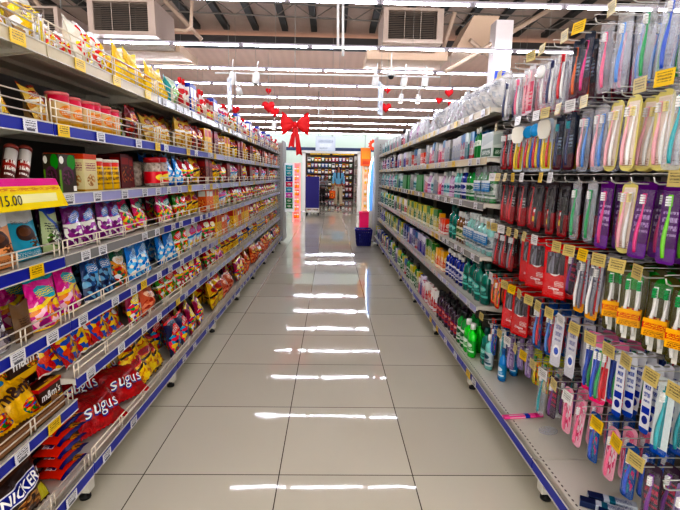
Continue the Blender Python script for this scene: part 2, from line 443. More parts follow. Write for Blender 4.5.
def shelf_mesh(s, depth, mat, thick=.028):
    mb = MB()
    mb.box(0, -s*depth, .006, .994, -.004, 0)               # tray
    mb.box(0, -s*.015, .006, .994, -thick, 0)               # front lip
    mb.box(-s*(depth-.012), -s*depth, .006, .994, -thick, 0)
    mb.box(-s*.1, -s*.13, .006, .994, -.02, -.004); mb.box(-s*.25, -s*.28, .006, .994, -.02, -.004)
    return mb.mesh('shelf', [mat])
def bracket_mesh(s, depth):
    mb = MB()
    for y in (.008,):
        poly = [(0, 0), (0, -.02), (-s*depth, -.07), (-s*depth, 0)]
        b = len(mb.v)
        for yy in (y, y+.006):
            mb.v += [(p[0], yy, p[1]) for p in poly]
        mb.face([b, b+1, b+2, b+3]); mb.face([b+7, b+6, b+5, b+4])
        for i in range(4): mb.face([b+i, b+(i+1) % 4, b+4+(i+1) % 4, b+4+i])
    return mb.mesh('bracket', [WHITE])
def foot_mesh(s):
    mb = MB().box(-.03, .03, .002, .046, .035, .13)
    mb.box(-.0, -s*.38, .006, .042, .08, .13)
    mb.lathe([(.022, 0), (.022, .012), (.01, .016), (.01, .04)], 12, mat=1, cy=.024)
    return mb.mesh('foot', [WHITE, BLACK])
def upright_mesh(s, top):
    mb = MB().box(-.02, .02, .001, .031, .03, top)
    z = .25
    while z < top-.05:
        mb.box(s*.0202, s*.0208, .010, .013, z, z+.02, mat=1); mb.box(s*.0202, s*.0208, .019, .022, z, z+.02, mat=1); z += .05
    return mb.mesh('upright', [WHITE, BLACK])
def strip_style(side, k, l):
    if side == 'L':
        if l == 6: return CREAM if k < 2 else CHROME
        if l == 3 and k == 1: return CHROME
        if k >= 3 or l == 4: return PALE if l != 0 else BLUE
        return BLUE
    if l == 0: return BLUE
    if l >= 4: return CREAM
    if k >= 3: return plain('pinkish price strip', (205, 180, 178), .3) if l in (1, 2) else CHROME
    return CHROME if l > 1 else PALE
STRIPM = {}
def strip_mesh(s, mat, hgt):
    key = (s, mat.name, hgt)
    if key not in STRIPM:
        mb = MB(); mb.box(0, s*.004, .004, .996, -hgt, .004); mb.box(0, s*.007, .004, .996, -.001, .004, mat=1); mb.box(0, s*.007, .004, .996, -hgt, -hgt+.004, mat=1)
        STRIPM[key] = mb.mesh('price_strip', [mat, WHITE])
    return STRIPM[key]
SH = {s: {d: shelf_mesh(s, d, WHITE) for d in (.40, .46)} for s in (1, -1)}
BR = {s: bracket_mesh(s, .40) for s in (1, -1)}
UPR = {1: upright_mesh(1, 1.86), -1: upright_mesh(-1, 1.98)}
FT = {s: foot_mesh(s) for s in (1, -1)}
BACK = MB().box(-.006, .006, .0005, .9995, .14, 1.84).mesh('back_panel', [DARKBACK])
BACKR = MB().box(-.006, .006, .0005, .9995, .14, 1.96).mesh('back_panel', [DARKBACK])
def base_mesh(s):
    mb = MB(); d = .46 if s > 0 else .52
    mb.box(0, -s*d, .003, .997, -.03, 0); mb.box(0, -s*.02, .003, .997, -.05, 0)
    me = mb.mesh('base_shelf', [WHITE if s > 0 else HOLES])
    if s < 0:
        pass
    return me
BASE = {s: base_mesh(s) for s in (1, -1)}
def build_bay(side, k):
    s = 1 if side == 'L' else -1
    zone = 'sweets' if side == 'L' else ('toothbrush' if k < 2 else 'toiletries')
    xf = LX if side == 'L' else RXF
    y = Y0 + k
    look = {'L': 'white metal shelving bay full of sweets with blue price strips', 'R': 'white metal shelving bay of toiletries and mouthwash'}[side]
    if side == 'R' and k < 2: look = 'white pegboard shelving bay hung with toothbrush packs'
    e = link('shelving_bay', None, None, (xf, y, 0)); tag(e, f'{look}, {ORD[k]} along the {"sweets" if side=="L" else "toiletries"} side', 'shelving', 'sweets shelving bays' if side == 'L' else 'toiletries shelving bays')
    back = BACK if side == 'L' else BACKR
    link('back_panel', back, e, (-s*.43, 0, 0))
    link('upright', UPR[s], e, (-s*.405, 0, 0))
    link('foot', FT[s], e, (-s*.015 if side == 'L' else .02, .0, 0))
    bx = .04 if side == 'L' else -.06
    levels = range(7) if side == 'L' else range(6)
    for l in levels:
        if side == 'R' and k < 2 and l > 0: continue
        z = level_z(side, k, l)
        xo = bx if l == 0 else 0
        shf = link('base_shelf' if l == 0 else 'shelf', BASE[s] if l == 0 else SH[s][.40], e, (xo, 0, z))
        if l: link('bracket', BR[s], shf); link('bracket', BR[s], shf, (0, .977, 0))
        hgt = .048 if l == 0 else .042
        mat = strip_style(side, k, l)
        link('price_strip', strip_mesh(s, mat, hgt), shf)
        # price labels
        if side == 'R' and k < 2: pos = [(.86, 1), (.75, 0)] if k == 1 else []
        else:
            n = {0: 4, 1: 4, 2: 5}.get(l, 5) + (1 if k > 2 else 0); pos = []
            for i in range(n):
                if rnd.random() < .12: continue
                pos.append(((i+.5)/n + rnd.uniform(-.05, .05), 1 if (rnd.random() < (.12 if side == 'L' else .3)) else 0))
            if side == 'L' and l == 3 and k == 0: pos = [(.83, 1), (.6, 1), (.35, 1)]
            if side == 'L' and l == 6 and k < 2: pos = [(.2, 1), (.5, 1), (.85, 1)]
            if side == 'L' and l == 4 and k == 0: pos = []
        for yy, ylw in pos:
            yy = min(.955, max(.045, yy))
            link('price_label', label_mesh_y if ylw else label_mesh, shf, (s*.0075, yy, -hgt+.001), (0, 0, s*PI/2))
        if side == 'L' and not (l == 4 and k == 1):
            link('wire_rail', RAIL3 if l in (5, 6) else RAIL2, shf, (-s*.008, 0, 0))
        if side == 'R' and l == 5 and k >= 2:
            pass
    return e
bays = {}
for k in range(NB):
    bays['L', k] = build_bay('L', k)
    bays['R', k] = build_bay('R', k)
# end panels at the far end of both runs
def end_panel(x0, x1, top, label):
    mb = MB().box(x0, x1, -.015, .015, .06, top)
    z = .15
    while z < top-.06:
        for xx in (x0+.05, x1-.05): mb.box(xx-.004, xx+.004, -.0158, -.015, z, z+.025, mat=1)
        z += .05
    o = link('end_panel', mb.mesh('end_panel', [plain('light grey end panel', (172, 172, 170), .45), BLACK]), None, (0, Y0+NB+.03, 0)); tag(o, label, 'panel')
    ft = MB()
    for xx in (x0+.06, x1-.06): ft.lathe([(.022, 0), (.022, .012), (.01, .016), (.01, .065)], 10, cx=xx)
    link('foot', ft.mesh('foot', [BLACK]), o)
    xs = x1 if x1 < 0 else x0
    sd = 1 if x1 < 0 else -1
    sp = MB().box(xs-.012, xs+.012, .016, .62, .06, top+.06)
    z = .15
    while z < top-.03:
        for yy in (.06, .58): sp.box(xs+sd*.012, xs+sd*.0128, yy-.012, yy+.012, z, z+.025, mat=1)
        z += .05
    sp.box(xs-sd*.5, xs, .6, .62, .06, top+.06)
    link('side_panel', sp.mesh('side_panel', [plain('light grey end panel', (172, 172, 170), .45), GREY]), o)
end_panel(-1.45, -.93, 1.9, 'light grey slotted end panel closing the far end of the sweets shelving')
end_panel(.86, 1.4, 2.0, 'light grey slotted end panel closing the far end of the toiletries shelving')
# ------------------------------------------------------------------ products of the sweets side
R_, Y_, B_, G_, W_, K_ = (196, 22, 30), (240, 200, 30), (30, 70, 180), (40, 140, 60), (240, 238, 230), (30, 24, 24)
PK, PU, OR, TE, BR_, CR = (214, 50, 150), (110, 24, 110), (236, 104, 24), (20, 160, 176), (84, 48, 30), (236, 214, 160)
LB, NV, GY = (60, 150, 220), (24, 40, 110), (150, 150, 150)
INKW = plain('white ink', (245, 245, 245), .4); INKK = plain('black ink', (25, 20, 20), .4); INKB = plain('blue ink', (20, 40, 150), .4)
INKR = plain('red ink', (200, 20, 30), .4); INKBR = plain('brown ink', (70, 36, 20), .4)
def candy(name, base, acc, pic, seed=0, clear_top=False):
    r = random.Random(seed)
    sh = [('c', .5, .34, .5, .34, pic, r.uniform(-.3, .3)), ('e', .5 + r.uniform(-.05, .05), .70, .36, .12, acc[0], r.uniform(-.2, .3)),
          ('t', .5, .70, .28, .07, acc[1], .1), ('r', .5, .97, .5, .03, acc[0]), ('r', .5, .02, .5, .02, acc[1]), ('e', .8, .45, .13, .07, acc[1])]
    if r.random() < .5: sh.insert(1, ('r', .5, .52, .5, .035, acc[1], r.uniform(-.3, .3)))
    return design(name, base, sh, rough=.25, bump=.75, distort=.06, clear=.45)
S = {}
def mk(key, name, cat, dims, base, acc, pic, look, kind='pillow', seed=0, **kw):
    S[key] = bag(name, cat, *dims, candy(key, base, acc, pic, seed), look, kind, seed + 3, **kw)
mk('purple', 'candy_pouch', 'candy pouch', (.125, .185, .05), PU, ((120, 150, 220), W_), [PU, (170, 90, 170), W_, (150, 40, 140)], 'purple foil candy pouch with pale swirl', 'pouch', 1)
mk('magenta', 'chewy_candy_pouch', 'candy pouch', (.15, .19, .055), PK, (TE, (250, 220, 80)), [PK, (240, 150, 60), (250, 210, 220), (150, 30, 120)], 'magenta candy pouch with teal logo band', 'pouch', 2)
mk('navy', 'mint_candy_pouch', 'candy pouch', (.12, .19, .05), (24, 60, 110), ((60, 130, 190), W_), [(30, 80, 130), (120, 170, 200), (20, 40, 80)], 'dark blue mint candy pouch', 'pouch', 3)
mk('greenp', 'jelly_pouch', 'candy pouch', (.12, .18, .05), (24, 96, 70), (W_, (230, 160, 60)), [(30, 110, 80), (220, 160, 90), (200, 60, 50), (240, 240, 240)], 'dark green jelly pouch with fruit picture', 'pouch', 4)
mk('skyp', 'milk_candy_pouch', 'candy pouch', (.12, .185, .05), (36, 130, 210), ((180, 220, 250), (20, 60, 160)), [(36, 130, 210), (130, 200, 240), W_], 'bright blue milk candy pouch', 'pouch', 5)
mk('teal', 'gummy_pouch', 'candy pouch', (.14, .18, .05), (210, 60, 120), ((20, 150, 150), W_), [(30, 150, 90), (230, 40, 60), (240, 210, 60), (230, 120, 170)], 'pink and teal gummy pouch', 'pouch', 6)
mk('greeny', 'gummy_bag', 'candy bag', (.13, .17, .05), (66, 140, 50), ((230, 60, 50), W_), [(240, 210, 60), (60, 150, 60), (230, 60, 40), (240, 240, 230)], 'green gummy bag with coloured sweets', 'pillow', 7)
mk('redb', 'fruit_chew_bag', 'candy bag', (.2, .22, .06), (200, 20, 34), ((40, 150, 200), W_), [(200, 20, 34), (250, 210, 60), (40, 90, 190), (230, 90, 60)], 'red fruit chew bag with bright blue badges', 'pillow', 8)
mk('sugus', 'fruit_chew_sack', 'candy bag', (.26, .2, .07), (186, 12, 22), ((150, 10, 20), (210, 40, 50)), [(186, 12, 22), (206, 30, 36), (170, 8, 20)], 'large glossy red fruit chew sack', 'pillow', 9,
   letters=[('sugus', .085, INKW, .0, .09, dict(shear=.2, bold=.0, off=.009)), ('sugus', .085, INKB, .003, .085, dict(shear=.2, bold=.012, off=.003))])
mk('yellowb', 'yellow_candy_bag', 'candy bag', (.15, .19, .06), (236, 190, 20), ((200, 30, 30), (60, 40, 20)), [(236, 190, 20), (250, 220, 80), (200, 120, 30)], 'yellow candy bag with red logo', 'pillow', 10)
mk('yellowp', 'banana_candy_pouch', 'candy bag', (.13, .17, .06), (240, 196, 10), ((250, 225, 90), (200, 140, 10)), [(240, 196, 10), (248, 214, 60)], 'plain yellow snack pouch', 'pouch', 11)
mk('orange', 'orange_candy_bag', 'candy bag', (.15, .18, .05), (226, 96, 40), ((250, 210, 120), (150, 30, 20)), [(226, 96, 40), (240, 170, 120), (190, 50, 40)], 'orange and pink candy bag', 'pillow', 12)
mk('multi', 'assorted_candy_bag', 'candy bag', (.15, .18, .05), (160, 30, 80), ((250, 220, 60), W_), [(30, 80, 190), (240, 60, 90), (250, 210, 60), (40, 150, 70), (250, 250, 250)], 'multicoloured assorted candy bag', 'pillow', 13)
mk('darkm', 'toffee_bag', 'candy bag', (.15, .18, .05), (36, 40, 80), ((230, 60, 60), W_), [(30, 40, 100), (60, 160, 200), (230, 60, 90), (240, 200, 60)], 'dark blue toffee bag with bright sweets', 'pillow', 14)
mk('blueb', 'biscuit_bag', 'candy bag', (.12, .17, .05), (28, 70, 170), (W_, (240, 200, 40)), [(28, 70, 170), (240, 200, 90), (120, 170, 230)], 'royal blue biscuit bag', 'pillow', 15)
mk('redsm', 'strawberry_candy_bag', 'candy bag', (.12, .16, .05), (190, 24, 44), (W_, (250, 220, 90)), [(190, 24, 44), (240, 120, 140), (60, 140, 60), W_], 'red strawberry candy bag', 'pillow', 16)
mk('whitem', 'marshmallow_bag', 'candy bag', (.13, .17, .06), (226, 220, 214), ((214, 50, 110), (40, 120, 180)), [(240, 160, 180), W_, (180, 220, 240), (250, 220, 120)], 'white marshmallow bag with pink print', 'pillow', 17)
mk('creamb', 'peanut_bag', 'snack bag', (.13, .18, .05), (222, 190, 110), ((180, 60, 40), W_), [(222, 190, 110), (200, 140, 60), (240, 220, 170)], 'cream and gold peanut bag', 'pillow', 18)
mk('greenw', 'snack_bag', 'snack bag', (.15, .19, .05), (36, 120, 66), (W_, (220, 60, 50)), [(36, 120, 66), (240, 240, 230), (200, 190, 60)], 'green and white snack bag', 'pillow', 19)
mk('greyp', 'silver_gum_pouch', 'candy pouch', (.13, .17, .05), (120, 112, 116), ((90, 60, 150), (220, 220, 225)), [(90, 84, 88), (170, 164, 168), (60, 50, 80)], 'silver grey sweet pouch with white header', 'pouch', 20)
mk('darkred', 'cherry_candy_box', 'candy bag', (.12, .17, .045), (120, 14, 24), ((180, 30, 40), (240, 200, 120)), [(120, 14, 24), (70, 10, 16), (180, 60, 40)], 'dark red cherry candy bag', 'pillow', 21)
mk('salmon', 'caramel_bag', 'candy bag', (.16, .15, .06), (206, 120, 96), ((240, 200, 170), (170, 60, 60)), [(206, 120, 96), (230, 160, 130), (170, 70, 60)], 'salmon caramel bag', 'pillow', 22)
# chocolate biscuit pouches of the nearest bay
def cookie(key, base, top, look, seed):
    m_ = design(key, base, [('r', .5, .86, .5, .14, (222, 222, 222)), ('e', .44, .52, .3, .16, (66, 40, 28)), ('e', .42, .54, .2, .09, (110, 70, 40)), ('c', .7, .3, .26, .12, [(80, 48, 30), base, (130, 84, 50)]),
                            ('t', .4, .72, .3, .03, (90, 60, 50)), ('t', .4, .1, .35, .05, top)], rough=.4, bump=.2, distort=.02)
    S[key] = bag(key, 'biscuit pouch', .15, .21, .05, m_, look, 'pouch', seed)
cookie('peach_biscuit_pouch', (226, 170, 126), (110, 70, 40), 'peach biscuit pouch picturing a chocolate biscuit', 31)
cookie('turquoise_biscuit_pouch', (40, 170, 200), (240, 240, 240), 'turquoise biscuit pouch with white top', 32)
S['lime_biscuit_pouch'] = bag('lime_biscuit_pouch', 'biscuit pouch', .11, .185, .045, design('limeb', (178, 190, 150), [('r', .5, .92, .5, .09, (24, 60, 180)), ('r', .5, .66, .5, .05, (40, 90, 190), -.5), ('t', .5, .52, .4, .09, (40, 46, 50)), ('c', .5, .28, .4, .18, [(230, 230, 220), (90, 130, 60), (60, 50, 40)])], distort=.03), 'pale lime biscuit pouch with blue stripes', 'pouch', 33)
# snickers-style bag, multipacks and yellow bags
darkchoc = design('dark brown wrapper', (48, 30, 26), [('r', .5, .9, .5, .05, (90, 60, 46)), ('c', .62, .22, .34, .16, [(130, 84, 50), (60, 36, 26), (190, 150, 100)]), ('r', .5, .55, .45, .15, (225, 225, 230), .06), ('r', .5, .55, .43, .125, (24, 40, 150), .06), ('r', .9, .2, .09, .16, (196, 190, 60))], bump=.35, rough=.3)
S['snick'] = bag('chocolate_bar_bag', 'chocolate bag', .24, .2, .06, darkchoc, 'dark brown chocolate bar bag with blue name panel', 'pillow', 41,
   letters=[('SNICKERS', .052, INKW, 0, .11, dict(rot=.06, shear=.15, bold=.02, narrow=.92, off=.006))])
orangew = design('orange wrapper', (226, 60, 20), [('r', .5, .5, .5, .5, (226, 56, 20)), ('r', .5, .06, .5, .06, (24, 30, 110)), ('r', .5, .94, .5, .06, (24, 30, 110)), ('r', .5, .56, .34, .16, (235, 235, 240)), ('r', .5, .56, .32, .13, (90, 40, 130)), ('c', .8, .26, .2, .16, [(226, 160, 60), (110, 60, 30), (240, 200, 80)])], bump=.2, rough=.3, vary=.06)
S['snickpack'] = bag('chocolate_multipack', 'chocolate bar', .17, .13, .034, orangew, 'orange and blue chocolate multipack', 'pillow', 42, letters=[('SNICKERS', .03, INKW, 0, .073, dict(shear=.15, bold=.02, narrow=.9, off=.003))], nu=6, nv=7)
yel = design('yellow wrapper', (240, 190, 10), [('c', .75, .2, .3, .14, [(240, 120, 20), (200, 30, 30), (40, 140, 60), (40, 90, 200), (240, 190, 10)]), ('e', .25, .8, .1, .06, (60, 140, 200)), ('r', .5, .985, .5, .015, (210, 160, 20))], bump=.4, rough=.28, clear=.3)
S['mmy'] = bag('chocolate_candy_bag', 'chocolate bag', .17, .21, .06, yel, 'yellow chocolate candy bag with dark lettering', 'pillow', 43, letters=[("m&m's", .062, INKBR, -.005, .115, dict(rot=.25, bold=.035, narrow=.9, off=.006))])
mmb = design('brown carton', (58, 34, 26), [('r', .5, .1, .5, .12, (240, 196, 20)), ('r', .5, .93, .5, .09, (190, 24, 30)), ('c', .7, .35, .2, .12, [(200, 30, 30), (240, 200, 30), (60, 120, 60)])], bump=.1, rough=.35)
S['mmcarton'] = carton('chocolate_display_box', 'chocolate box', .19, .13, .09, mmb, 'brown and red chocolate candy box with yellow edge', letters=[("m&m's", .06, INKW, 0, .07, dict(bold=.03, narrow=.95))])
# cans / tins / cartons
cr_ = design('cream carton', (232, 220, 178), [('r', .5, .93, .5, .07, (214, 90, 60)), ('t', .5, .66, .38, .1, (150, 40, 90)), ('c', .5, .3, .3, .16, [(214, 170, 120), (160, 110, 60), (232, 220, 178)]), ('r', .5, .03, .5, .03, (190, 150, 60))], bump=0, rough=.4)
S['cream'] = carton('biscuit_carton', 'biscuit box', .1, .15, .07, cr_, 'cream biscuit carton with red top edge')
tin = design('tin print', (176, 172, 160), [('r', .2, .5, .3, .5, (232, 190, 60)), ('r', .5, .92, .6, .08, (214, 70, 60)), ('t', .3, .5, .25, .3, (120, 90, 60)), ('r', .86, .5, .14, .42, (150, 150, 148))], bump=0, rough=.3)
S['tin'] = canister('snack_canister', 'snack tin', .038, .14, tin, plain('canister lid', (226, 220, 206), .4), 'short round snack canister in cream, grey and yellow')
tin2 = design('pink tin', (226, 196, 150), [('r', .5, .9, .6, .1, (214, 60, 90)), ('e', .5, .5, .3, .2, (240, 150, 60)), ('r', .5, .1, .6, .1, (220, 170, 60)), ('t', .5, .5, .25, .1, W_)], bump=0, rough=.32)
S['tin2'] = canister('wafer_canister', 'snack tin', .04, .13, tin2, plain('canister lid pink', (214, 120, 120), .4), 'short wafer canister with pink rim and gold band')
gb = design('brown green box', (60, 50, 36), [('e', .75, .8, .25, .2, (50, 140, 50)), ('e', .5, .45, .36, .24, (96, 50, 80)), ('c', .5, .4, .3, .2, [(60, 34, 30), (110, 60, 90), (40, 26, 22)]), ('e', .18, .85, .13, .1, W_), ('r', .08, .3, .06, .3, (110, 160, 40)), ('r', .88, .1, .1, .07, W_)], bump=0, rough=.4)
S['choc'] = carton('chocolate_truffle_box', 'chocolate box', .12, .15, .06, gb, 'dark brown and green chocolate box')
rb = design('dark red box', (104, 14, 18), [('r', .5, .8, .4, .1, (170, 40, 40)), ('c', .5, .4, .4, .25, [(104, 14, 18), (60, 8, 12), (190, 120, 60), (140, 30, 30)])], bump=0, rough=.4)
S['redbox'] = carton('wafer_box', 'biscuit box', .1, .17, .06, rb, 'dark red wafer box')
yb = design('yellow box', (236, 190, 60), [('r', .5, .8, .4, .14, (200, 60, 40)), ('c', .5, .35, .4, .25, [(236, 190, 60), (250, 230, 150), (200, 120, 40)])], bump=0, rough=.4)
S['ybox'] = carton('cracker_box', 'biscuit box', .085, .17, .06, yb, 'yellow cracker box with red title')
ob = design('orange box', (230, 120, 70), [('r', .5, .8, .4, .12, W_), ('c', .5, .35, .4, .25, [(230, 120, 70), (250, 190, 120), (200, 60, 40)])], bump=0, rough=.4)
S['obox'] = carton('cereal_bar_box', 'biscuit box', .09, .15, .06, ob, 'orange cereal bar box')
cyl = design('chocolate tube print', (98, 46, 40), [('r', .5, .5, .6, .1, (170, 60, 50)), ('t', .5, .5, .5, .3, W_), ('r', .5, .8, .6, .16, (210, 205, 200))], bump=0, rough=.35)
S['tube'] = canister('chocolate_tube', 'chocolate tube', .026, .2, cyl, plain('tube lid', (140, 60, 50), .4), 'brown chocolate roll with white wrapper band')
dk = design('grey pack print', (66, 52, 52), [('r', .5, .55, .5, .25, (210, 210, 212), .0), ('t', .5, .55, .4, .18, (60, 60, 70))], bump=.1)
S['pack'] = carton('chocolate_slab', 'chocolate bar', .08, .17, .02, dk, 'dark chocolate slab with white label band')
redcap = design('red bottle print', (220, 214, 214), [('r', .5, .5, .6, .28, (206, 30, 44)), ('e', .5, .5, .3, .14, W_)], bump=0)
S['redcap'] = bottle('candy_bottle', 'bottle', .06, .2, .06, redcap, plain('red cap', (200, 16, 30), .3), None, 'white and red sweet bottle with red cap', 'round')
S['jar'] = bottle('candy_jar', 'jar', .09, .15, .09, clear_plastic('jar plastic', (230, 214, 200), .5), plain('red jar lid', (190, 30, 40), .35), design('jar label', (230, 80, 90), [('e', .5, .5, .3, .3, (250, 230, 120))], bump=0), 'clear sweet jar with red lid', 'jar')
S['bluepk'] = carton('wafer_pack', 'biscuit box', .07, .19, .05, design('blue pack', (36, 60, 160), [('r', .5, .7, .4, .16, W_), ('e', .5, .35, .35, .2, (210, 160, 100))], bump=.1), 'blue wafer pack with white title')
# clear cellophane bags of the top shelf: sweets inside a see-through bag
def clearbag(key, look, base, seed):
    m_ = design(key, base, [('c', .5, .4, .5, .42, [base, (236, 220, 90), (245, 245, 245), (200, 190, 150), (240, 200, 60)]), ('r', .5, .75, .5, .1, (236, 232, 224)), ('t', .5, .5, .35, .12, (120, 90, 90))], rough=.14, bump=.9, distort=.12, clear=.6)
    S[key] = bag(key, 'snack bag', .17, .2, .09, m_, look, 'pillow', seed)
clearbag('cellophane_snack_bag', 'shiny clear snack bag with yellow pieces', (206, 204, 190), 51)
clearbag('cellophane_nut_bag', 'shiny clear bag of brown nuts', (160, 130, 90), 52)
S['fries'] = bag('puffed_snack_bag', 'snack bag', .14, .2, .07, design('fries', (232, 226, 214), [('c', .5, .4, .45, .3, [(240, 220, 90), (240, 240, 236), (224, 60, 60), (240, 240, 236)]), ('e', .3, .75, .16, .08, (220, 50, 50)), ('r', .6, .6, .3, .05, (240, 200, 30), .5)], rough=.2, bump=.6, distort=.08, clear=.5), 'white snack bag with red and yellow stripes', 'pillow', 53)
S['greenclear'] = bag('green_vegetable_snack_bag', 'snack bag', .2, .2, .08, design('greencl', (206, 226, 200), [('c', .5, .35, .45, .3, [(90, 180, 60), (160, 210, 120), (230, 240, 226)]), ('r', .06, .5, .06, .5, (40, 150, 150))], rough=.2, bump=.6, distort=.1, clear=.5), 'pale green and clear snack bag', 'pillow', 54)

def fill(side, k, l, y0, y1, keys, lean=-.08, back=True, xoff=.03, jit=.1, gap=1.0, scale=1.0, pick='seq', dzl=0, runlen=3):
    """stand products along a shelf from y0 to y1 (metres along the bay); a second row goes behind where the photo is close"""
    z = level_z(side, k, l); xf = (LX if side == 'L' else RXF) + ((.04 if side == 'L' else -.06) if l == 0 else 0)
    s = 1 if side == 'L' else -1
    ylo, yhi = Y0 + k + y0, Y0 + k + y1
    top = (level_z(side, k, l+1) if l < (6 if side == 'L' else 5) else z + .4) - z - .045
    for layer in range(2 if back else 1):
        y = ylo; i = 0; d = .06
        while True:
            key = keys[(i // runlen) % len(keys)] if pick == 'seq' else rnd.choice(keys)
            p = S[key]; sc = min(scale * rnd.uniform(.95, 1.03), top / p.h)
            w_ = p.w * sc * gap
            if y + w_ > yhi + .004: break
            place(p, side, k, l, y + w_/2 + rnd.uniform(-.006, .006), xf - s*(xoff + layer*(d + .03 + p.h*abs(math.sin(lean)))) , z + dzl, lean + rnd.uniform(-.04, .02), jit, roll=(rnd.uniform(-.09, .09) if p.parts == [] and 'bag' in p.name or 'pouch' in p.name else 0), dx=rnd.uniform(0, .015), scale=sc, parts=(layer == 0))
            y += w_; i += 1; d = p.d

# --- first sweets bay (beside the camera), near the bay's far half
L = 'L'
z0, z1 = level_z(L, 0, 0), level_z(L, 0, 1)
xb = LX + .04
for i in range(2):
    place(S['snick'], L, 0, 0, 1.34 + i*.06, xb - .03 - i*.1, z0 + i*.012, lean=-.32, jit=.03, roll=-.05, scale=.95, yaw=-.12)
for c in range(2):
    for r_ in range(5):
        place(S['snickpack'], L, 0, 0, 1.6 + c*.003 + rnd.uniform(-.006, .006), xb - .035 - c*.165 + .0, z0 + .02 + r_*.046, lean=0, jit=.07, lying=True, dx=-.034/2 + .0)
# second shelf: yellow bags thrown on a carton tray, brown cartons behind
for i, (yy, dx_, dz_, ln, rl) in enumerate([(1.2, .03, 0, -.5, .1), (1.34, .05, .0, -.55, -.1), (1.44, .12, .05, -.6, .12), (1.27, .15, .06, -.5, -.1), (1.47, .04, 0, -.6, .05), (1.12, .15, .08, -.4, .2), (1.37, .2, .09, -.5, .1)]):
    place(S['mmy'], L, 0, 1, yy, LX - dx_, z1 + dz_, lean=ln, jit=.15, roll=rl, scale=.92, yaw=-.3)
for i, (yy, dx_, dz_) in enumerate([(1.56, .15, .0), (1.57, .12, .127), (1.4, .3, .0), (1.6, .05, .0)]):
    place(S['mmcarton'], L, 0, 1, yy, LX - dx_, z1 + dz_, lean=0, jit=.1, scale=.95 if i < 3 else .7)
card = plain('brown corrugated card', (150, 112, 76), .8)
mb = MB().box(0, -.3, 0, .5, 0, .004).box(0, -.004, 0, .5, 0, .035).box(-.3, -.304, 0, .5, 0, .07).box(0, -.3, 0, .004, 0, .04).box(0, -.3, .496, .5, 0, .04)
tag(link('cardboard_tray', mb.mesh('cardboard_tray', [card]), None, (LX-.015, 1.1, z1+.001)), 'open brown cardboard tray under the yellow chocolate bags, first sweets bay', 'tray')
# third shelf
z2 = level_z(L, 0, 2)
place(S['snick'], L, 0, 2, 1.38, LX - .1, z2, lean=-.1, jit=.02, scale=.85)
for i, (yy, dx_) in enumerate([(1.18, .012), (1.31, .012), (1.22, .13)]): place(S['greyp'], L, 0, 2, yy, LX - dx_, z2, lean=-.12)
for i, (yy, dx_) in enumerate([(1.44, .2), (1.575, .012), (1.6, .13)]): place(S['magenta'], L, 0, 2, yy, LX - dx_, z2, lean=-.1, jit=.12)
S['kraft'] = bag('kraft_sweet_pouch', 'candy pouch', .08, .13, .03, design('kraft', (122, 98, 74), [('t', .5, .5, .3, .1, (60, 40, 30))], bump=.2), 'small plain brown paper pouch', 'pouch', 71)
place(S['kraft'], L, 0, 2, 1.45, LX - .02, z2, lean=-.08)
# fourth shelf
fill(L, 0, 3, .53, .685, ['peach_biscuit_pouch'], back=True, xoff=.02, runlen=9)
fill(L, 0, 3, .685, .84, ['peach_biscuit_pouch'], back=True, xoff=.012, runlen=9)
fill(L, 0, 3, .85, 1.005, ['turquoise_biscuit_pouch'], back=True, xoff=.04, runlen=9)
fill(L, 0, 3, .995, 1.11, ['lime_biscuit_pouch'], back=True, xoff=.05, runlen=9)
# fifth shelf: slabs and rolls leaning, behind the yellow offer flag
z4 = level_z(L, 0, 4)
for i, yy in enumerate((1.12, 1.19, 1.26, 1.35)): place(S['pack'], L, 0, 4, yy, LX - .06 - .02*i, z4 + .02, lean=-.3, jit=.1, roll=-.6)
for i, yy in enumerate((1.47, 1.54)): place(S['tube'], L, 0, 4, yy, LX - .03, z4 + .015, lean=-.2, jit=.1, roll=.65, scale=.8)
S['greenbox'] = carton('mint_chocolate_box', 'chocolate box', .16, .15, .05, design('mint', (30, 120, 46), [('e', .5, .5, .4, .3, (60, 150, 60)), ('t', .5, .5, .3, .12, W_)], bump=0), 'green mint chocolate box standing at the back')
for yy in (1.3, 1.47): place(S['greenbox'], L, 0, 4, yy, LX - .22, z4, lean=0)
# sixth shelf
fill(L, 0, 5, .5, .8, ['greenw', 'greeny', 'greenw'], runlen=1, scale=.75)
fill(L, 0, 5, .8, .99, ['yellowb', 'creamb'], runlen=1, lean=-.45, scale=.7)
# top shelf
fill(L, 0, 6, .4, .55, ['yellowp'], lean=-.1)
fill(L, 0, 6, .55, 1.0, ['cellophane_snack_bag', 'cellophane_snack_bag', 'fries'], lean=-.5, runlen=1, scale=.8)
# --- second bay
z0, z1 = level_z(L, 1, 0), level_z(L, 1, 1)
for i, (yy, dx_, dz_) in enumerate([(1.88, .02, 0), (2.14, .03, .0), (1.96, .15, .05), (2.22, .16, .05), (1.78, .2, .02), (1.9, .3, .06), (2.1, .32, .06)]):
    place(S['sugus'], L, 1, 0, yy, xb - dx_, z0 + dz_, lean=-.75, jit=.1, roll=.05, yaw=-.38)
for i, (yy, dx_, dz_) in enumerate([(2.34, .02, 0), (2.44, .03, .02), (2.36, .15, .05), (2.54, .03, .0), (2.5, .16, .05), (2.26, .26, .1), (2.4, .28, .1), (2.6, .08, .02), (2.3, .08, .06), (2.42, .1, .09), (2.52, .1, .09), (2.28, .18, .12), (2.47, .24, .12)]):
    place(S['yellowb'], L, 1, 0, yy, xb - dx_, z0 + dz_, lean=-.6, jit=.3, roll=rnd.uniform(-.3, .3))
for i, (yy, dx_, dz_) in enumerate([(2.62, .14, 0)]):
    place(S['redsm'], L, 1, 0, yy, xb - dx_, z0 + dz_, lean=-.8, jit=.3)
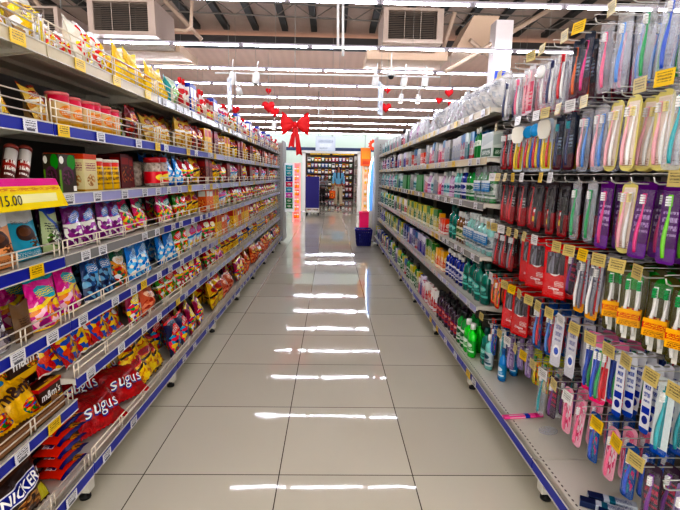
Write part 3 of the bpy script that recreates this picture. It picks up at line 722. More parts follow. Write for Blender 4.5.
greycard = design('grey carton', (150, 140, 134), [('t', .5, .5, .3, .2, (90, 80, 80)), ('e', .7, .3, .16, .2, (176, 160, 150))], bump=0)
tag(link('display_carton', MB().box(-.13, .13, -.004, .004, 0, .2).box(-.13, -.126, 0, .14, 0, .2).box(.126, .13, 0, .14, 0, .2).mesh('display_carton', [greycard]), None, (xb-.16, 2.42, z0+.001), (-.05, 0, PI/2)), 'worn grey display carton propped behind the yellow bags on the bottom shelf', 'carton')
for i, (yy, dx_, dz_, rl) in enumerate([(1.76, .03, 0, .2), (1.88, .05, 0, -.2), (2.0, .03, 0, .3), (2.12, .04, 0, -.1), (1.82, .12, .04, .2), (1.96, .13, .04, -.3), (2.09, .13, .03, .3), (2.2, .07, 0, .2), (2.22, .15, .02, -.2), (1.78, .2, .08, .1), (1.92, .22, .08, -.2), (2.05, .22, .07, .3), (1.7, .06, .0, .1)]):
    place(S['redb'], L, 1, 1, yy, LX - dx_, z1 + dz_ - .0, lean=-.45, jit=.25, roll=rl*.5, scale=.98)
fill(L, 1, 1, .58, .98, ['multi', 'salmon', 'whitem'], runlen=1, lean=-.15, xoff=.015, scale=1.15)
tag(link('display_carton', MB().box(-.16, .16, -.004, .004, 0, .17).box(-.16, -.156, 0, .12, 0, .17).box(.156, .16, 0, .12, 0, .17).mesh('display_carton', [greycard]), None, (LX-.27, 2.3, z1+.001), (0, 0, PI/2)), 'plain grey display carton at the back of the second shelf, second sweets bay', 'carton')
fill(L, 1, 2, .02, .19, ['magenta'], lean=-.1, runlen=9, xoff=.015)
fill(L, 1, 2, .2, .48, ['navy'], lean=-.1, runlen=9, scale=1.1, xoff=.02)
fill(L, 1, 2, .48, .62, ['greenp'], lean=-.1, runlen=9, scale=1.1, xoff=.02)
fill(L, 1, 2, .62, .99, ['skyp'], lean=-.1, runlen=9, scale=1.1, xoff=.02)
fill(L, 1, 3, .13, .62, ['purple'], lean=-.08, runlen=9, gap=.92, scale=1.0, xoff=.02)
fill(L, 1, 3, .62, .92, ['teal'], lean=-.25, runlen=9)
fill(L, 1, 4, .07, .2, ['choc'], lean=0, runlen=9, xoff=.02, jit=.03, back=False)
fill(L, 1, 4, .22, .33, ['cream'], lean=0, runlen=9, xoff=.02, jit=.02)
fill(L, 1, 4, .34, .6, ['tin'], lean=0, runlen=9, xoff=.02, gap=1.03)
fill(L, 1, 4, .7, .99, ['redbox', 'darkred'], lean=0, runlen=2, xoff=.09)
fill(L, 1, 5, .0, .14, ['creamb'], lean=-.4, scale=.8)
fill(L, 1, 5, .14, .7, ['tin2'], lean=0, gap=1.04, runlen=9)
fill(L, 1, 5, .72, .99, ['darkred', 'greenw'], lean=-.15, runlen=1)
fill(L, 2, 5, .0, .4, ['creamb'], lean=-.3, runlen=9)
fill(L, 1, 6, .0, .32, ['cellophane_nut_bag', 'cellophane_snack_bag'], lean=-.4, runlen=1)
fill(L, 1, 6, .32, .62, ['fries'], lean=-.25, runlen=9)
fill(L, 1, 6, .62, .99, ['yellowp'], lean=-.06, runlen=9, scale=1.08)
fill(L, 2, 6, .02, .32, ['yellowp'], lean=-.06, runlen=9, scale=1.08)
fill(L, 2, 6, .34, .56, ['greenclear'], lean=-.1, runlen=9)
# --- the rest
REST = {
 (2, 0): ['darkm', 'multi', 'yellowb'], (2, 1): ['greeny', 'redsm', 'multi', 'yellowb'], (2, 2): ['skyp', 'greeny', 'whitem', 'redsm'], (2, 3): ['teal', 'greeny', 'yellowb', 'redsm'],
 (2, 4): ['jar', 'skyp', 'redsm', 'yellowb'], (2, 5): ['creamb', 'darkred', 'yellowb'], (2, 6): ['redcap', 'bluepk', 'jar', 'redcap'],
 (3, 0): ['yellowb', 'salmon', 'yellowb'], (3, 1): ['redsm', 'magenta', 'yellowb', 'blueb'], (3, 2): ['redsm', 'ybox', 'obox', 'whitem'], (3, 3): ['obox', 'ybox', 'whitem', 'greeny'],
 (3, 4): ['redbox', 'yellowb', 'redsm'], (3, 5): ['ybox', 'redbox', 'creamb'], (3, 6): ['redcap', 'jar', 'bluepk', 'whitem'],
 (4, 0): ['multi', 'orange', 'salmon'], (4, 1): ['yellowb', 'blueb', 'yellowb'], (4, 2): ['ybox', 'obox', 'ybox'], (4, 3): ['redsm', 'teal', 'redsm'], (4, 4): ['whitem', 'redbox', 'multi'], (4, 5): ['yellowb', 'redbox', 'ybox'], (4, 6): ['greeny', 'bluepk', 'whitem', 'redcap'],
 (5, 0): ['orange', 'redsm', 'salmon'], (5, 1): ['blueb', 'yellowb', 'blueb'], (5, 2): ['redsm', 'multi', 'yellowb'], (5, 3): ['multi', 'greeny', 'redsm'], (5, 4): ['redbox', 'jar', 'whitem'], (5, 5): ['redbox', 'yellowb', 'creamb'], (5, 6): ['bluepk', 'whitem', 'jar'],
 (6, 0): ['orange', 'multi', 'redsm'], (6, 1): ['blueb', 'orange', 'yellowb'], (6, 2): ['yellowb', 'greeny', 'redsm'], (6, 3): ['teal', 'multi', 'redsm'], (6, 4): ['whitem', 'jar', 'redbox'], (6, 5): ['redbox', 'obox', 'darkred'], (6, 6): ['whitem', 'bluepk', 'redcap'],
 (7, 0): ['darkm', 'multi', 'orange'], (7, 1): ['orange', 'yellowb', 'darkm'], (7, 2): ['greeny', 'yellowb', 'multi'], (7, 3): ['redsm', 'multi', 'whitem'], (7, 4): ['greeny', 'jar', 'whitem'], (7, 5): ['obox', 'redbox', 'whitem'], (7, 6): ['jar', 'redcap', 'creamb'],
}
for (k, l), keys in REST.items():
    fill(L, k, l, {(2, 5): .42, (2, 6): .58}.get((k, l), .02), .99, keys, lean=-.12 if l > 1 else -.2, back=(k == 2 or (k < 6 and l < 3)), runlen=2, jit=.22, xoff=.018, scale=1.32 if l < 2 else 1.2 if l < 4 else 1.12)
# yellow offer flag clipped on the fifth shelf of the first bay
fm = design('yellow offer card', (246, 214, 20), [('r', .5, .88, .5, .12, (226, 60, 150)), ('r', .5, .3, .46, .26, (248, 226, 70)), ('t', .5, .66, .44, .05, (190, 60, 40)), ('r', .75, .36, .16, .14, (250, 245, 190))], bump=0, rough=.25, vary=.02)
mb = MB(); mb.prism([(-.34, 0), (.31, 0), (.265, .098), (-.34, .098)], 0, .003)
fl = link('offer_flag', mb.mesh('offer_flag', [fm]), None, (LX + .03, 1.345, 1.2), (-.12, 0, PI/2)); tag(fl, 'bright yellow and pink offer card clipped to the shelf edge below the chocolate rolls', 'sign')
link('lettering', text_mesh('15.00', .045, INKK, None, .02, .03, off=.002), fl)
link('holder', MB().box(-.34, .31, .003, .02, 0, .006).mesh('holder', [WHITE]), fl)

# ------------------------------------------------------------------ products of the toiletries side
def liquid(name, col): return design(name, col, [('g', .5, .5, .6, .5, tuple(min(255, int(c*1.25+12)) for c in col))], rough=.12, bump=0, clear=.8)
BLKCAP, WCAP = plain('black cap', (26, 26, 30), .3), plain('white cap', (230, 230, 228), .35)
def lab(name, base, acc, txt=(245, 245, 245)): return design(name, base, [('e', .5, .66, .34, .18, acc), ('t', .5, .64, .26, .08, txt), ('r', .5, .2, .5, .07, acc), ('t', .5, .4, .36, .08, acc)], bump=0, rough=.35)
def mb_(key, name, dims, liq, cap, lb, look, shape='flask', cat='bottle'): S[key] = bottle(name, cat, *dims, liq, cap, lb, look, shape)
mb_('green', 'mouthwash_bottle', (.085, .24, .055), liquid('liq green', (10, 120, 50)), BLKCAP, lab('lab white', (220, 226, 220), (20, 110, 60), (20, 60, 40)), 'green mouthwash bottle with white label')
mb_('tealb', 'mouthwash_bottle', (.09, .25, .06), liquid('liq teal', (4, 96, 84)), plain('teal cap', (10, 80, 74), .3), lab('lab teal', (10, 90, 80), (120, 200, 190)), 'dark teal mouthwash bottle')
mb_('clearb', 'mouthwash_bottle', (.08, .23, .055), liquid('liq clear', (120, 176, 170)), WCAP, lab('lab grey', (200, 210, 214), (30, 90, 110), (30, 60, 90)), 'pale aqua mouthwash bottle with white cap')
mb_('navyb', 'mouthwash_bottle', (.075, .22, .05), liquid('liq navy', (22, 40, 116)), WCAP, lab('lab navy', (226, 226, 232), (30, 50, 140), (30, 40, 110)), 'navy mouthwash bottle with white label')
mb_('brownb', 'herbal_mouthwash_bottle', (.075, .22, .05), liquid('liq brown', (92, 66, 40)), WCAP, lab('lab cream', (232, 224, 206), (90, 120, 60), (60, 50, 40)), 'brown herbal mouthwash bottle with cream label')
mb_('darkb', 'dark_mouthwash_bottle', (.08, .23, .055), liquid('liq dark', (40, 26, 40)), BLKCAP, lab('lab plum', (96, 40, 90), (200, 70, 50)), 'dark plum mouthwash bottle with black cap')
mb_('limeb', 'lime_mouthwash_bottle', (.085, .22, .055), liquid('liq lime', (40, 170, 50)), WCAP, lab('lab lime', (50, 170, 70), (220, 240, 220)), 'bright green mouthwash bottle with white cap')
mb_('blueb2', 'blue_mouthwash_bottle', (.06, .19, .045), liquid('liq blue', (20, 110, 170)), plain('blue cap', (30, 100, 160), .3), lab('lab blue', (60, 150, 200), (230, 240, 250)), 'slim bright blue mouthwash bottle', 'waist')
mb_('lilac', 'lotion_bottle', (.06, .2, .045), design('lilac body', (206, 180, 206), [], bump=0), WCAP, lab('lab lilac', (230, 220, 232), (150, 90, 150), (110, 60, 110)), 'lilac lotion bottle', 'round')
mb_('whiteb', 'white_lotion_bottle', (.065, .2, .045), design('white body', (216, 220, 220), [], bump=0), plain('grey cap', (160, 170, 170), .3), lab('lab aqua', (190, 220, 224), (40, 140, 150), (30, 80, 100)), 'white lotion bottle', 'round')
def pbox(key, name, dims, base, acc, look, cat='toothpaste box', seed=0, extra=()):
    r = random.Random(seed + 5)
    S[key] = carton(name, cat, *dims, design(key, base, [('r', .5, .8, .5, .2, acc[0]), ('e', .5, .55, .36, .14, acc[1]), ('t', .5, .55, .3, .08, acc[0]), ('r', .5, .1, .5, .07, acc[1], r.uniform(-.1, .1)), ('t', .5, .3, .4, .08, acc[1])] + list(extra), bump=0, rough=.3), look)
pbox('bgreen', 'toothpaste_box', (.05, .19, .04), (50, 120, 60), ((210, 200, 80), (236, 236, 226)), 'green and yellow upright toothpaste box', seed=1)
pbox('byellow', 'herbal_toothpaste_box', (.05, .19, .04), (206, 190, 90), ((60, 130, 60), (240, 236, 210)), 'yellow herbal toothpaste box', seed=2)
pbox('bwhite', 'whitening_toothpaste_box', (.05, .19, .04), (190, 194, 196), ((40, 110, 160), (180, 30, 50)), 'white toothpaste box with blue top', seed=3)
pbox('bred', 'red_toothpaste_box', (.05, .19, .04), (190, 30, 40), ((240, 236, 232), (230, 230, 230)), 'red toothpaste box', seed=4)
pbox('borange', 'kids_toothpaste_box', (.06, .17, .045), (226, 110, 50), ((240, 190, 90), (250, 240, 220)), 'orange toothpaste box', seed=5)
pbox('bpurple', 'purple_toothpaste_box', (.05, .19, .04), (110, 90, 160), ((230, 226, 240), (60, 60, 140)), 'lilac toothpaste box', seed=6)
pbox('bteal', 'mint_toothpaste_box', (.05, .19, .04), (30, 120, 120), ((220, 236, 232), (20, 70, 100)), 'teal mint toothpaste box', seed=7)
pbox('bnavy', 'navy_soap_box', (.06, .19, .05), (24, 40, 110), ((36, 60, 150), (210, 214, 230)), 'navy blue soap box', 'soap box', 8)
pbox('bpink', 'pink_soap_box', (.06, .16, .05), (226, 150, 170), ((240, 236, 236), (200, 50, 90)), 'pink soap box', 'soap box', 9)
pbox('bgrey', 'grey_cotton_box', (.08, .18, .06), (150, 152, 150), ((190, 190, 188), (120, 130, 150)), 'pale grey cotton box', 'box', 10)
pbox('redtub', 'red_soap_pack', (.06, .13, .05), (206, 40, 50), ((230, 90, 60), (240, 236, 230)), 'small red soap pack', 'soap box', 11)
# shrink-wrapped bundles
def bundle(key, name, look, n, one, band, lettm=None):
    p = S[one]; mb = MB(); w_ = p.w*n
    mb.grid(lambda u, v: ((u-.5)*w_*1.02, -p.d*.62 - .006*abs(math.sin(PI*n*u)), .01 + v*p.h*.95), n*6, 4)
    mb.grid(lambda u, v: ((u-.5)*w_*1.02, p.d*.62, .01 + v*p.h*.95), 4, 2, flip=True)
    mb.grid(lambda u, v: (w_*.51, -p.d*.62 + 1.24*p.d*u, .01+v*p.h*.95), 2, 2); mb.grid(lambda u, v: (-w_*.51, -p.d*.62 + 1.24*p.d*u, .01+v*p.h*.95), 2, 2, flip=True)
    root = mb.mesh(name, [clear_plastic()])
    parts = []
    for i in range(n):
        def sh(me, dx):
            c = me.copy(); c.transform(Matrix.Translation((dx, 0, 0))); return c
        dx = (i-(n-1)/2)*p.w
        parts.append(('bottle', sh(p.mesh, dx), [(q[0], sh(q[1], dx)) for q in p.parts]))
    if band:
        b = MB().grid(lambda u, v: ((u-.5)*w_*1.03, -p.d*.62 - .008 - .006*abs(math.sin(PI*n*u)), p.h*(.3+.3*v)), n*6, 2)
        parts.append(('band', b.mesh('band', [band])))
    S[key] = Proto(name, 'bottle pack', root, w_, p.h, p.d*1.25, look, parts)
bandb = design('blue band', (40, 130, 190), [('t', .3, .5, .24, .3, W_), ('t', .75, .5, .2, .3, W_), ('r', .5, .9, .5, .1, (230, 236, 240))], bump=0)
bundle('gpack', 'bottle_twin_pack', 'wrapped green mouthwash pack with blue band', 2, 'green', bandb)
bundle('cpack', 'bottle_multipack', 'wrapped clear bottle pack with blue band', 3, 'clearb', bandb)
# white shrink-wrapped towers on the top shelf
S['wpack'] = bag('white_tissue_pack', 'tissue pack', .17, .22, .13, design('wpack', (222, 222, 224), [('c', .5, .3, .4, .2, [(222, 222, 224), (200, 206, 214), (236, 236, 236)]), ('e', .3, .62, .16, .11, (90, 110, 160)), ('e', .3, .62, .11, .075, (230, 230, 236)), ('t', .65, .66, .22, .08, (120, 130, 150))], rough=.2, bump=.5, clear=.5, distort=.04), 'puffy white wrapped pack with round blue emblem', 'pillow', 61)
S['wpouch'] = bag('white_refill_pouch', 'refill pouch', .12, .22, .06, design('wpouch', (206, 208, 212), [('c', .5, .35, .35, .2, [(206, 208, 212), (180, 160, 180), (226, 226, 230)]), ('t', .5, .7, .3, .08, (110, 110, 130))], rough=.2, bump=.5, clear=.5), 'white and grey refill pouch', 'pouch', 62)
S['gsq'] = carton('green_tissue_box', 'box', .12, .17, .08, design('gsq', (10, 130, 50), [('e', .5, .5, .3, .2, (30, 150, 70))], bump=0), 'plain bright green box')
S['gtray'] = carton('white_counter_box', 'display box', .22, .15, .12, design('gtray', (196, 202, 196), [('r', .5, .2, .42, .16, (8, 80, 40)), ('t', .5, .2, .34, .08, (230, 240, 230)), ('r', .5, .75, .5, .2, (170, 180, 176), .2)], bump=0), 'white counter box with dark green title panel')
S['gtube'] = bottle('standing_toothpaste_tube', 'toothpaste', .05, .2, .03, design('gtube', (20, 130, 60), [('r', .5, .6, .5, .1, (230, 236, 226)), ('t', .5, .6, .3, .06, (20, 100, 50))], bump=0), WCAP, None, 'green toothpaste tube standing on its cap', 'flask')
R = 'R'
def fr(k, l, segs, **kw):
    for a, b, keys, ln in segs: fill(R, k, l, a, b, keys, lean=ln, back=(k == 2 and 'wpack' not in keys), runlen=kw.get('runlen', 9), xoff=kw.get('xoff', .03), jit=.05)
fr(2, 5, [(.02, .7, ['wpack'], -.05), (.7, .99, ['wpouch'], -.05)])
fr(2, 4, [(.03, .27, ['gtray'], 0), (.28, .4, ['gtube'], 0), (.4, .7, ['bwhite', 'bteal'], 0), (.7, .99, ['bgrey'], 0)], runlen=2)
fr(2, 3, [(.02, .38, ['gpack'], 0), (.38, .7, ['green', 'navyb'], 0), (.7, .99, ['clearb', 'lilac'], 0)], runlen=2)
fr(2, 2, [(.02, .5, ['cpack'], 0), (.5, .74, ['brownb'], 0), (.74, .99, ['tealb'], 0)])
fr(2, 1, [(.02, .5, ['tealb'], 0), (.5, .99, ['navyb'], 0)])
fr(2, 0, [(.02, .36, ['limeb', 'green'], 0), (.36, .99, ['darkb'], 0)], runlen=2)
fr(3, 5, [(.02, .99, ['wpouch', 'wpack'], -.05)], runlen=2)
fr(3, 4, [(.02, .99, ['bgrey', 'bwhite', 'bpink'], 0)], runlen=2)
fr(3, 3, [(.02, .99, ['whiteb', 'lilac', 'bpink', 'bgrey'], 0)], runlen=2)
fr(3, 2, [(.02, .3, ['redtub', 'borange'], 0), (.3, .99, ['byellow', 'bgreen'], 0)], runlen=3)
fr(3, 1, [(.02, .35, ['borange'], 0), (.35, .7, ['byellow', 'bpurple'], 0), (.7, .99, ['bpurple'], 0)])
fr(3, 0, [(.02, .4, ['bred', 'redtub'], 0), (.4, .7, ['bpink', 'bpurple'], 0), (.7, .99, ['bgreen', 'green'], 0)], runlen=2)
RR = {4: [['bgreen', 'green', 'bwhite'], ['bpurple', 'bwhite', 'bnavy'], ['bgreen', 'byellow'], ['gsq', 'whiteb', 'bgrey'], ['redtub', 'bgrey', 'bwhite'], ['wpouch', 'lilac']],
      5: [['bgreen', 'bpurple', 'green'], ['bnavy', 'bgreen', 'byellow'], ['bred', 'bgreen', 'bteal'], ['gsq', 'whiteb', 'bteal'], ['bred', 'bpurple', 'bgrey'], ['bgrey', 'bpink', 'darkb']],
      6: [['bnavy', 'bgreen', 'bpink'], ['byellow', 'bgreen', 'bteal'], ['bteal', 'green', 'bgreen'], ['clearb', 'whiteb', 'lilac'], ['darkb', 'bgrey', 'navyb'], ['bgrey', 'bteal', 'bpink']],
      7: [['bnavy', 'bpurple', 'bgreen'], ['bgreen', 'navyb', 'bpurple'], ['clearb', 'bteal', 'bgreen'], ['whiteb', 'clearb', 'bgrey'], ['whiteb', 'lilac', 'darkb'], ['bteal', 'bgrey', 'whiteb']]}
for k, rows_ in RR.items():
    for l, keys in enumerate(rows_): fr(k, l, [(.02, .99, keys, 0)], runlen=3 if k < 6 else 2)
# bottles standing on the base shelf at the end of the toothbrush bay
zr = RZ[0]
for key, yy, xx in (('tealb', 2.6, .93), ('clearb', 2.53, .93), ('blueb2', 2.37, .955), ('blueb2', 2.44, 1.05), ('tealb', 2.5, 1.05)):
    place(S[key], R, 1, 0, yy, xx, zr, lean=0, jit=.2, scale=.92 if key != 'blueb2' else 1)
# ------------------------------------------------------------------ hooks and toothbrush packs
HX = .93
HZ = [.488, .76, 1.04, 1.315, 1.589, 1.868]
HROW = ['lowest', 'second', 'third', 'fourth', 'fifth', 'topmost']
hk = MB(); hk.tube([(.395, 0, 0), (.01, 0, 0), (-.004, 0, .006), (-.008, 0, .02)], .0026, 6); hk.tube([(.395, 0, .028), (.0, 0, .03), (-.012, 0, .028)], .002, 6)
hk.box(.39, .398, -.015, .015, -.012, .04)
HOOK = hk.mesh('hook', [STEEL])
TK = {}
for nm, c in (('pale', (206, 190, 136)), ('yellow', (232, 196, 70)), ('white', (226, 224, 222))):
    mt = design('hook ticket ' + nm, c, [('t', .5, .55, .38, .3, tuple(int(v*.55) for v in c))], bump=0, vary=.05, rough=.35)
    TK[nm] = MB().box(-.031, .031, -.0015, .0, -.032, .012).mesh('price_ticket', [mt])
BL = clear_plastic('blister plastic', (240, 242, 246), .09)
def solid(n, c, r=.3): return plain(n, c, r)
HM = {n: solid('handle ' + n, c) for n, c in dict(blue=(40, 90, 200), sky=(90, 150, 226), green=(20, 160, 90), magenta=(214, 30, 130), pink=(236, 110, 150), palepink=(240, 180, 190), red=(206, 20, 40), black=(30, 26, 30), orange=(230, 110, 40),
      navy=(24, 40, 96), white=(236, 236, 236), teal=(20, 160, 170), purple=(120, 40, 140), lime=(120, 210, 20), yellow=(230, 200, 40), grey=(130, 130, 140), cream=(232, 220, 160), lilac=(170, 150, 200)).items()}
def brush_meshes(x, zt, L, hm, bm_, bend=.004, r=.0055, seed=0):
    rr = random.Random(seed); pts = []; rs = []
    for i in range(11):
        a = i/10; z = zt - L*a
        pts.append((x + bend*math.sin(a*5.5+.4), -.008 - .003*math.sin(a*PI), z))
        rs.append(r*(.62 if a < .18 else .5 if a < .4 else .85 + .3*math.sin((a-.4)/.6*PI)))
    h = MB().tube(pts, rs, 7)
    hx, hy = pts[0][0], -.009
    h.box(hx-.0058, hx+.0058, hy-.002, hy+.003, zt-.03, zt+.003)
    b = MB()
    for i in range(4): b.box(hx-.005, hx+.005, hy-.012, hy-.002, zt-.029+i*.0075, zt-.0235+i*.0075)
    return h.mesh('toothbrush', [hm]), b.mesh('bristles', [bm_])
def rounded(w, h, r=.012, n=4, top=0):
    P = []
    for cx, cz, a0 in ((w/2-r, -h+r, -PI/2), (w/2-r, -r, 0), (-w/2+r, -r, PI/2), (-w/2+r, -h+r, PI)):
        for i in range(n+1):
            a = a0 + PI/2*i/n; P.append((cx + r*math.cos(a), cz + r*math.sin(a)))
    return P
PK_ = {}
def pack(key, name, look, w, h, card, brushes, blister=True, extra=(), cat='toothbrush pack', poly=None, r=.012):
    me = MB().prism(poly or rounded(w, h, r), 0, .0012).mesh(name, [card])
    parts = []
    for i, (x, hc, bc) in enumerate(brushes):
        a, b = brush_meshes(x, -h*.16, h*.76, HM[hc], HM[bc], seed=i)
        parts.append(('toothbrush', a, [('bristles', b)]))
    if blister:
        g = MB().grid(lambda u, v: ((u-.5)*w*.9, -.002-.02*(max(0, 1-abs(2*u-1)**3))**.5*(max(0, 1-abs(2*v-1)**6))**.5, -h*.96 + v*h*.86), 6, 6)
        parts.append(('blister', g.mesh('blister', [BL])))
    PK_[key] = Proto(name, cat, me, w, h, .026, look, parts + list(extra))
def cd_(name, base, sh, **k): return design('card ' + name, base, sh, bump=0, rough=k.pop('rough', .25), vary=.08, **k)
clr = cd_('clear', (228, 232, 242), [('r', .5, .94, .4, .05, (236, 236, 240)), ('t', .5, .2, .35, .1, (120, 120, 150))], alpha=.26)
dark = cd_('dark', (44, 36, 44), [('r', .5, .2, .5, .2, (150, 16, 30)), ('r', .5, .95, .4, .04, (90, 90, 96)), ('t', .5, .5, .3, .1, (190, 190, 190))])
darkn = cd_('navy', (30, 40, 60), [('r', .5, .14, .5, .14, (80, 20, 40)), ('t', .5, .5, .3, .1, (150, 170, 190))])
darks = cd_('stick', (44, 36, 44), [('r', .5, .2, .5, .2, (150, 16, 30)), ('r', .3, .32, .22, .14, (214, 30, 30)), ('r', .3, .24, .22, .05, (240, 190, 30)), ('r', .3, .4, .16, .03, (235, 235, 235))])
creamc = cd_('cream', (224, 214, 150), [('r', .5, .5, .36, .42, (238, 226, 214)), ('t', .5, .12, .3, .05, (160, 120, 110))])
purc = cd_('purple', (90, 36, 110), [('r', .5, .1, .5, .1, (120, 70, 150)), ('t', .5, .5, .4, .15, (190, 160, 210))])
pinkc = cd_('pink', (232, 214, 220), [('r', .5, .35, .4, .3, (226, 70, 110)), ('r', .5, .94, .45, .05, (240, 240, 240)), ('t', .5, .3, .3, .14, W_)], alpha=.9)
whitec = cd_('whiteblue', (226, 228, 234), [('r', .5, .34, .4, .05, (30, 60, 170)), ('r', .5, .04, .5, .04, (30, 80, 180)), ('t', .5, .62, .3, .16, (60, 80, 160)), ('e', .5, .2, .3, .06, (60, 70, 150))])
tealc = cd_('teal', (222, 230, 232), [('r', .5, .5, .12, .4, (40, 150, 160)), ('r', .5, .04, .5, .05, (30, 90, 180))])
mixc = cd_('mix', (220, 222, 226), [('r', .5, .94, .5, .06, (226, 150, 180)), ('r', .25, .4, .2, .3, (40, 80, 180)), ('r', .75, .35, .2, .25, (206, 30, 50)), ('r', .5, .04, .5, .04, (226, 80, 130))])
babyc = cd_('baby', (240, 190, 206), [('c', .5, .5, .4, .4, [(236, 120, 160), (240, 230, 236), (214, 40, 110), (240, 190, 206)]), ('e', .5, .82, .3, .12, (240, 150, 180))])
bluep = cd_('bluep', (50, 90, 150), [('c', .5, .4, .4, .3, [(50, 90, 150), (40, 150, 170), (200, 60, 120)])])
ygc = cd_('yg', (176, 180, 40), [('c', .5, .4, .45, .4, [(176, 180, 40), (230, 110, 40), (60, 90, 50), (240, 220, 80)])])
lilc = cd_('lil', (150, 130, 170), [('r', .5, .5, .2, .4, (196, 180, 210)), ('t', .5, .5, .4, .2, (90, 70, 120))])
redc = cd_('redpack', (206, 24, 30), [('r', .5, .66, .38, .2, (70, 60, 66)), ('r', .38, .66, .05, .19, (150, 150, 160)), ('r', .62, .66, .05, .19, (130, 120, 130)), ('t', .7, .28, .2, .05, W_), ('t', .7, .12, .2, .03, W_)])
intc = cd_('inter', (70, 66, 26), [('e', .5, .84, .34, .13, (40, 130, 50)), ('r', .5, .32, .4, .13, (240, 190, 30)), ('t', .5, .34, .34, .11, (190, 30, 30)), ('r', .3, .58, .1, .12, (230, 230, 226)), ('r', .7, .58, .1, .12, (230, 230, 226)), ('r', .32, .1, .1, .1, (225, 225, 220)), ('r', .68, .1, .1, .1, (225, 225, 220))])
gyc = cd_('gy', (196, 196, 206), [('r', .5, .08, .5, .08, (236, 170, 30)), ('r', .3, .5, .1, .4, (120, 120, 134)), ('r', .7, .5, .1, .4, (206, 60, 70)), ('t', .5, .6, .4, .1, (90, 90, 110))])
orc = cd_('kid', (214, 60, 50), [('c', .5, .5, .45, .45, [(214, 60, 50), (240, 190, 40), (40, 150, 80), (40, 90, 190), (240, 130, 160)])])
padc = cd_('pad', (232, 230, 222), [])
pack('blue', 'toothbrush_pack', 'clear pack with a blue toothbrush', .055, .24, clr, [(0, 'blue', 'white')])
pack('sky', 'toothbrush_pack', 'clear pack with a sky blue toothbrush', .055, .24, clr, [(0, 'sky', 'white')])
pack('green', 'toothbrush_pack', 'clear pack with a green toothbrush', .055, .24, clr, [(0, 'green', 'white')])
pack('mag', 'toothbrush_pack', 'clear pack with a magenta toothbrush', .055, .24, clr, [(0, 'magenta', 'blue')])
pack('teal', 'toothbrush_pack', 'clear pack with a teal toothbrush', .055, .24, clr, [(0, 'teal', 'white')])
pack('pinkb', 'toothbrush_pack', 'clear pack with a pink toothbrush', .055, .24, clr, [(0, 'pink', 'white')])
pack('bmag', 'charcoal_toothbrush_pack', 'black pack with a magenta toothbrush', .05, .23, darkn, [(0, 'magenta', 'black')])
pack('borg', 'charcoal_toothbrush_pack', 'black pack with an orange toothbrush', .05, .23, darkn, [(0, 'orange', 'black')])
pack('rw', 'red_toothbrush_pack', 'pack with a white and red toothbrush', .05, .23, clr, [(-.008, 'red', 'white'), (.01, 'white', 'red')])
pack('nw', 'navy_toothbrush_pack', 'pack with a navy and a white toothbrush', .055, .23, clr, [(-.01, 'navy', 'white'), (.01, 'white', 'navy')])
pack('pad', 'tongue_cleaner_pack', 'pack with a round white tongue pad', .06, .22, clr, [(0, 'white', 'white')], extra=[('pad', MB().lathe([(.0, -.004), (.026, -.003), (.03, 0), (.026, .003), (0, .004)], 16).mesh('pad', [HM['white']]))])
_pm = PK_['pad'].parts[-1][1]; _pm.transform(Matrix.Translation((0, -.022, -.06)) @ Matrix.Rotation(PI/2, 4, 'X'))
pack('pink', 'pink_toothbrush_pack', 'pink and white toothbrush pack', .05, .23, pinkc, [(0, 'palepink', 'white')])
pack('pinkw', 'pink_toothbrush_pack', 'white toothbrush pack with pink handle', .05, .23, clr, [(-.008, 'pink', 'white'), (.01, 'white', 'pink')])
pack('cream', 'soft_toothbrush_pack', 'cream edged pack with pink and white toothbrush', .06, .24, creamc, [(-.01, 'palepink', 'white'), (.012, 'white', 'cream')], r=.025)
pack('wb', 'soft_toothbrush_pack', 'white pack with blue and pink toothbrushes', .06, .24, clr, [(-.012, 'palepink', 'white'), (.012, 'sky', 'white')], r=.02)
pack('dark', 'dark_toothbrush_pack', 'dark blue green toothbrush pack', .055, .23, darkn, [(0, 'navy', 'teal')])
mit = [(-.02, -.09), (.02, -.09), (.03, -.075), (.034, -.05), (.03, -.02), (.02, -.008), (-.024, -.008), (-.034, -.02), (-.036, -.05), (-.03, -.075)]
mitm = MB().prism(mit, -.028, -.024).mesh('white_tag', [padc])
pack('mitten', 'kids_toothbrush_pack', 'pack behind a blank white mitten shaped tag', .055, .235, cd_('kids2', (200, 210, 220), [('r', .5, .3, .4, .25, (214, 200, 60))]), [(-.012, 'yellow', 'white'), (.012, 'red', 'white')], extra=[('white_tag', mitm)])
balm = MB().lathe([(0, -.004), (.026, -.003), (.032, 0), (.026, .003), (0, .004)], 18).mesh('round_top', [design('round kid top', (60, 150, 200), [('e', .5, .3, .35, .3, (210, 30, 40)), ('e', .6, .6, .2, .2, (240, 200, 190))], bump=0)])
balm.transform(Matrix.Translation((0, -.026, -.045)) @ Matrix.Rotation(PI/2, 4, 'X'))
pack('kid', 'kids_toothbrush_pack', 'pack with round blue and red top and coloured toothbrushes', .06, .235, clr, [(-.015, 'red', 'white'), (0, 'yellow', 'white'), (.015, 'blue', 'white')], extra=[('round_top', balm)])
pack('redgrey', 'twin_toothbrush_pack', 'red and grey twin toothbrush pack', .055, .22, dark, [(-.01, 'grey', 'white'), (.01, 'red', 'white')])
pack('br', 'black_toothbrush_pack', 'black bristled toothbrush pack with dark red lower half', .055, .235, dark, [(0, 'red', 'black')])
pack('brs', 'black_toothbrush_pack', 'black toothbrush pack with red and yellow sticker', .058, .24, darks, [(0.008, 'black', 'black')])
pack('tw', 'slim_toothbrush_pack', 'slim clear pack with white and green toothbrush', .045, .235, clr, [(0, 'green', 'white')])
pack('pcard', 'purple_toothbrush_pack', 'purple card pack with white toothbrush and lime grip', .06, .24, purc, [(0, 'lime', 'white')])
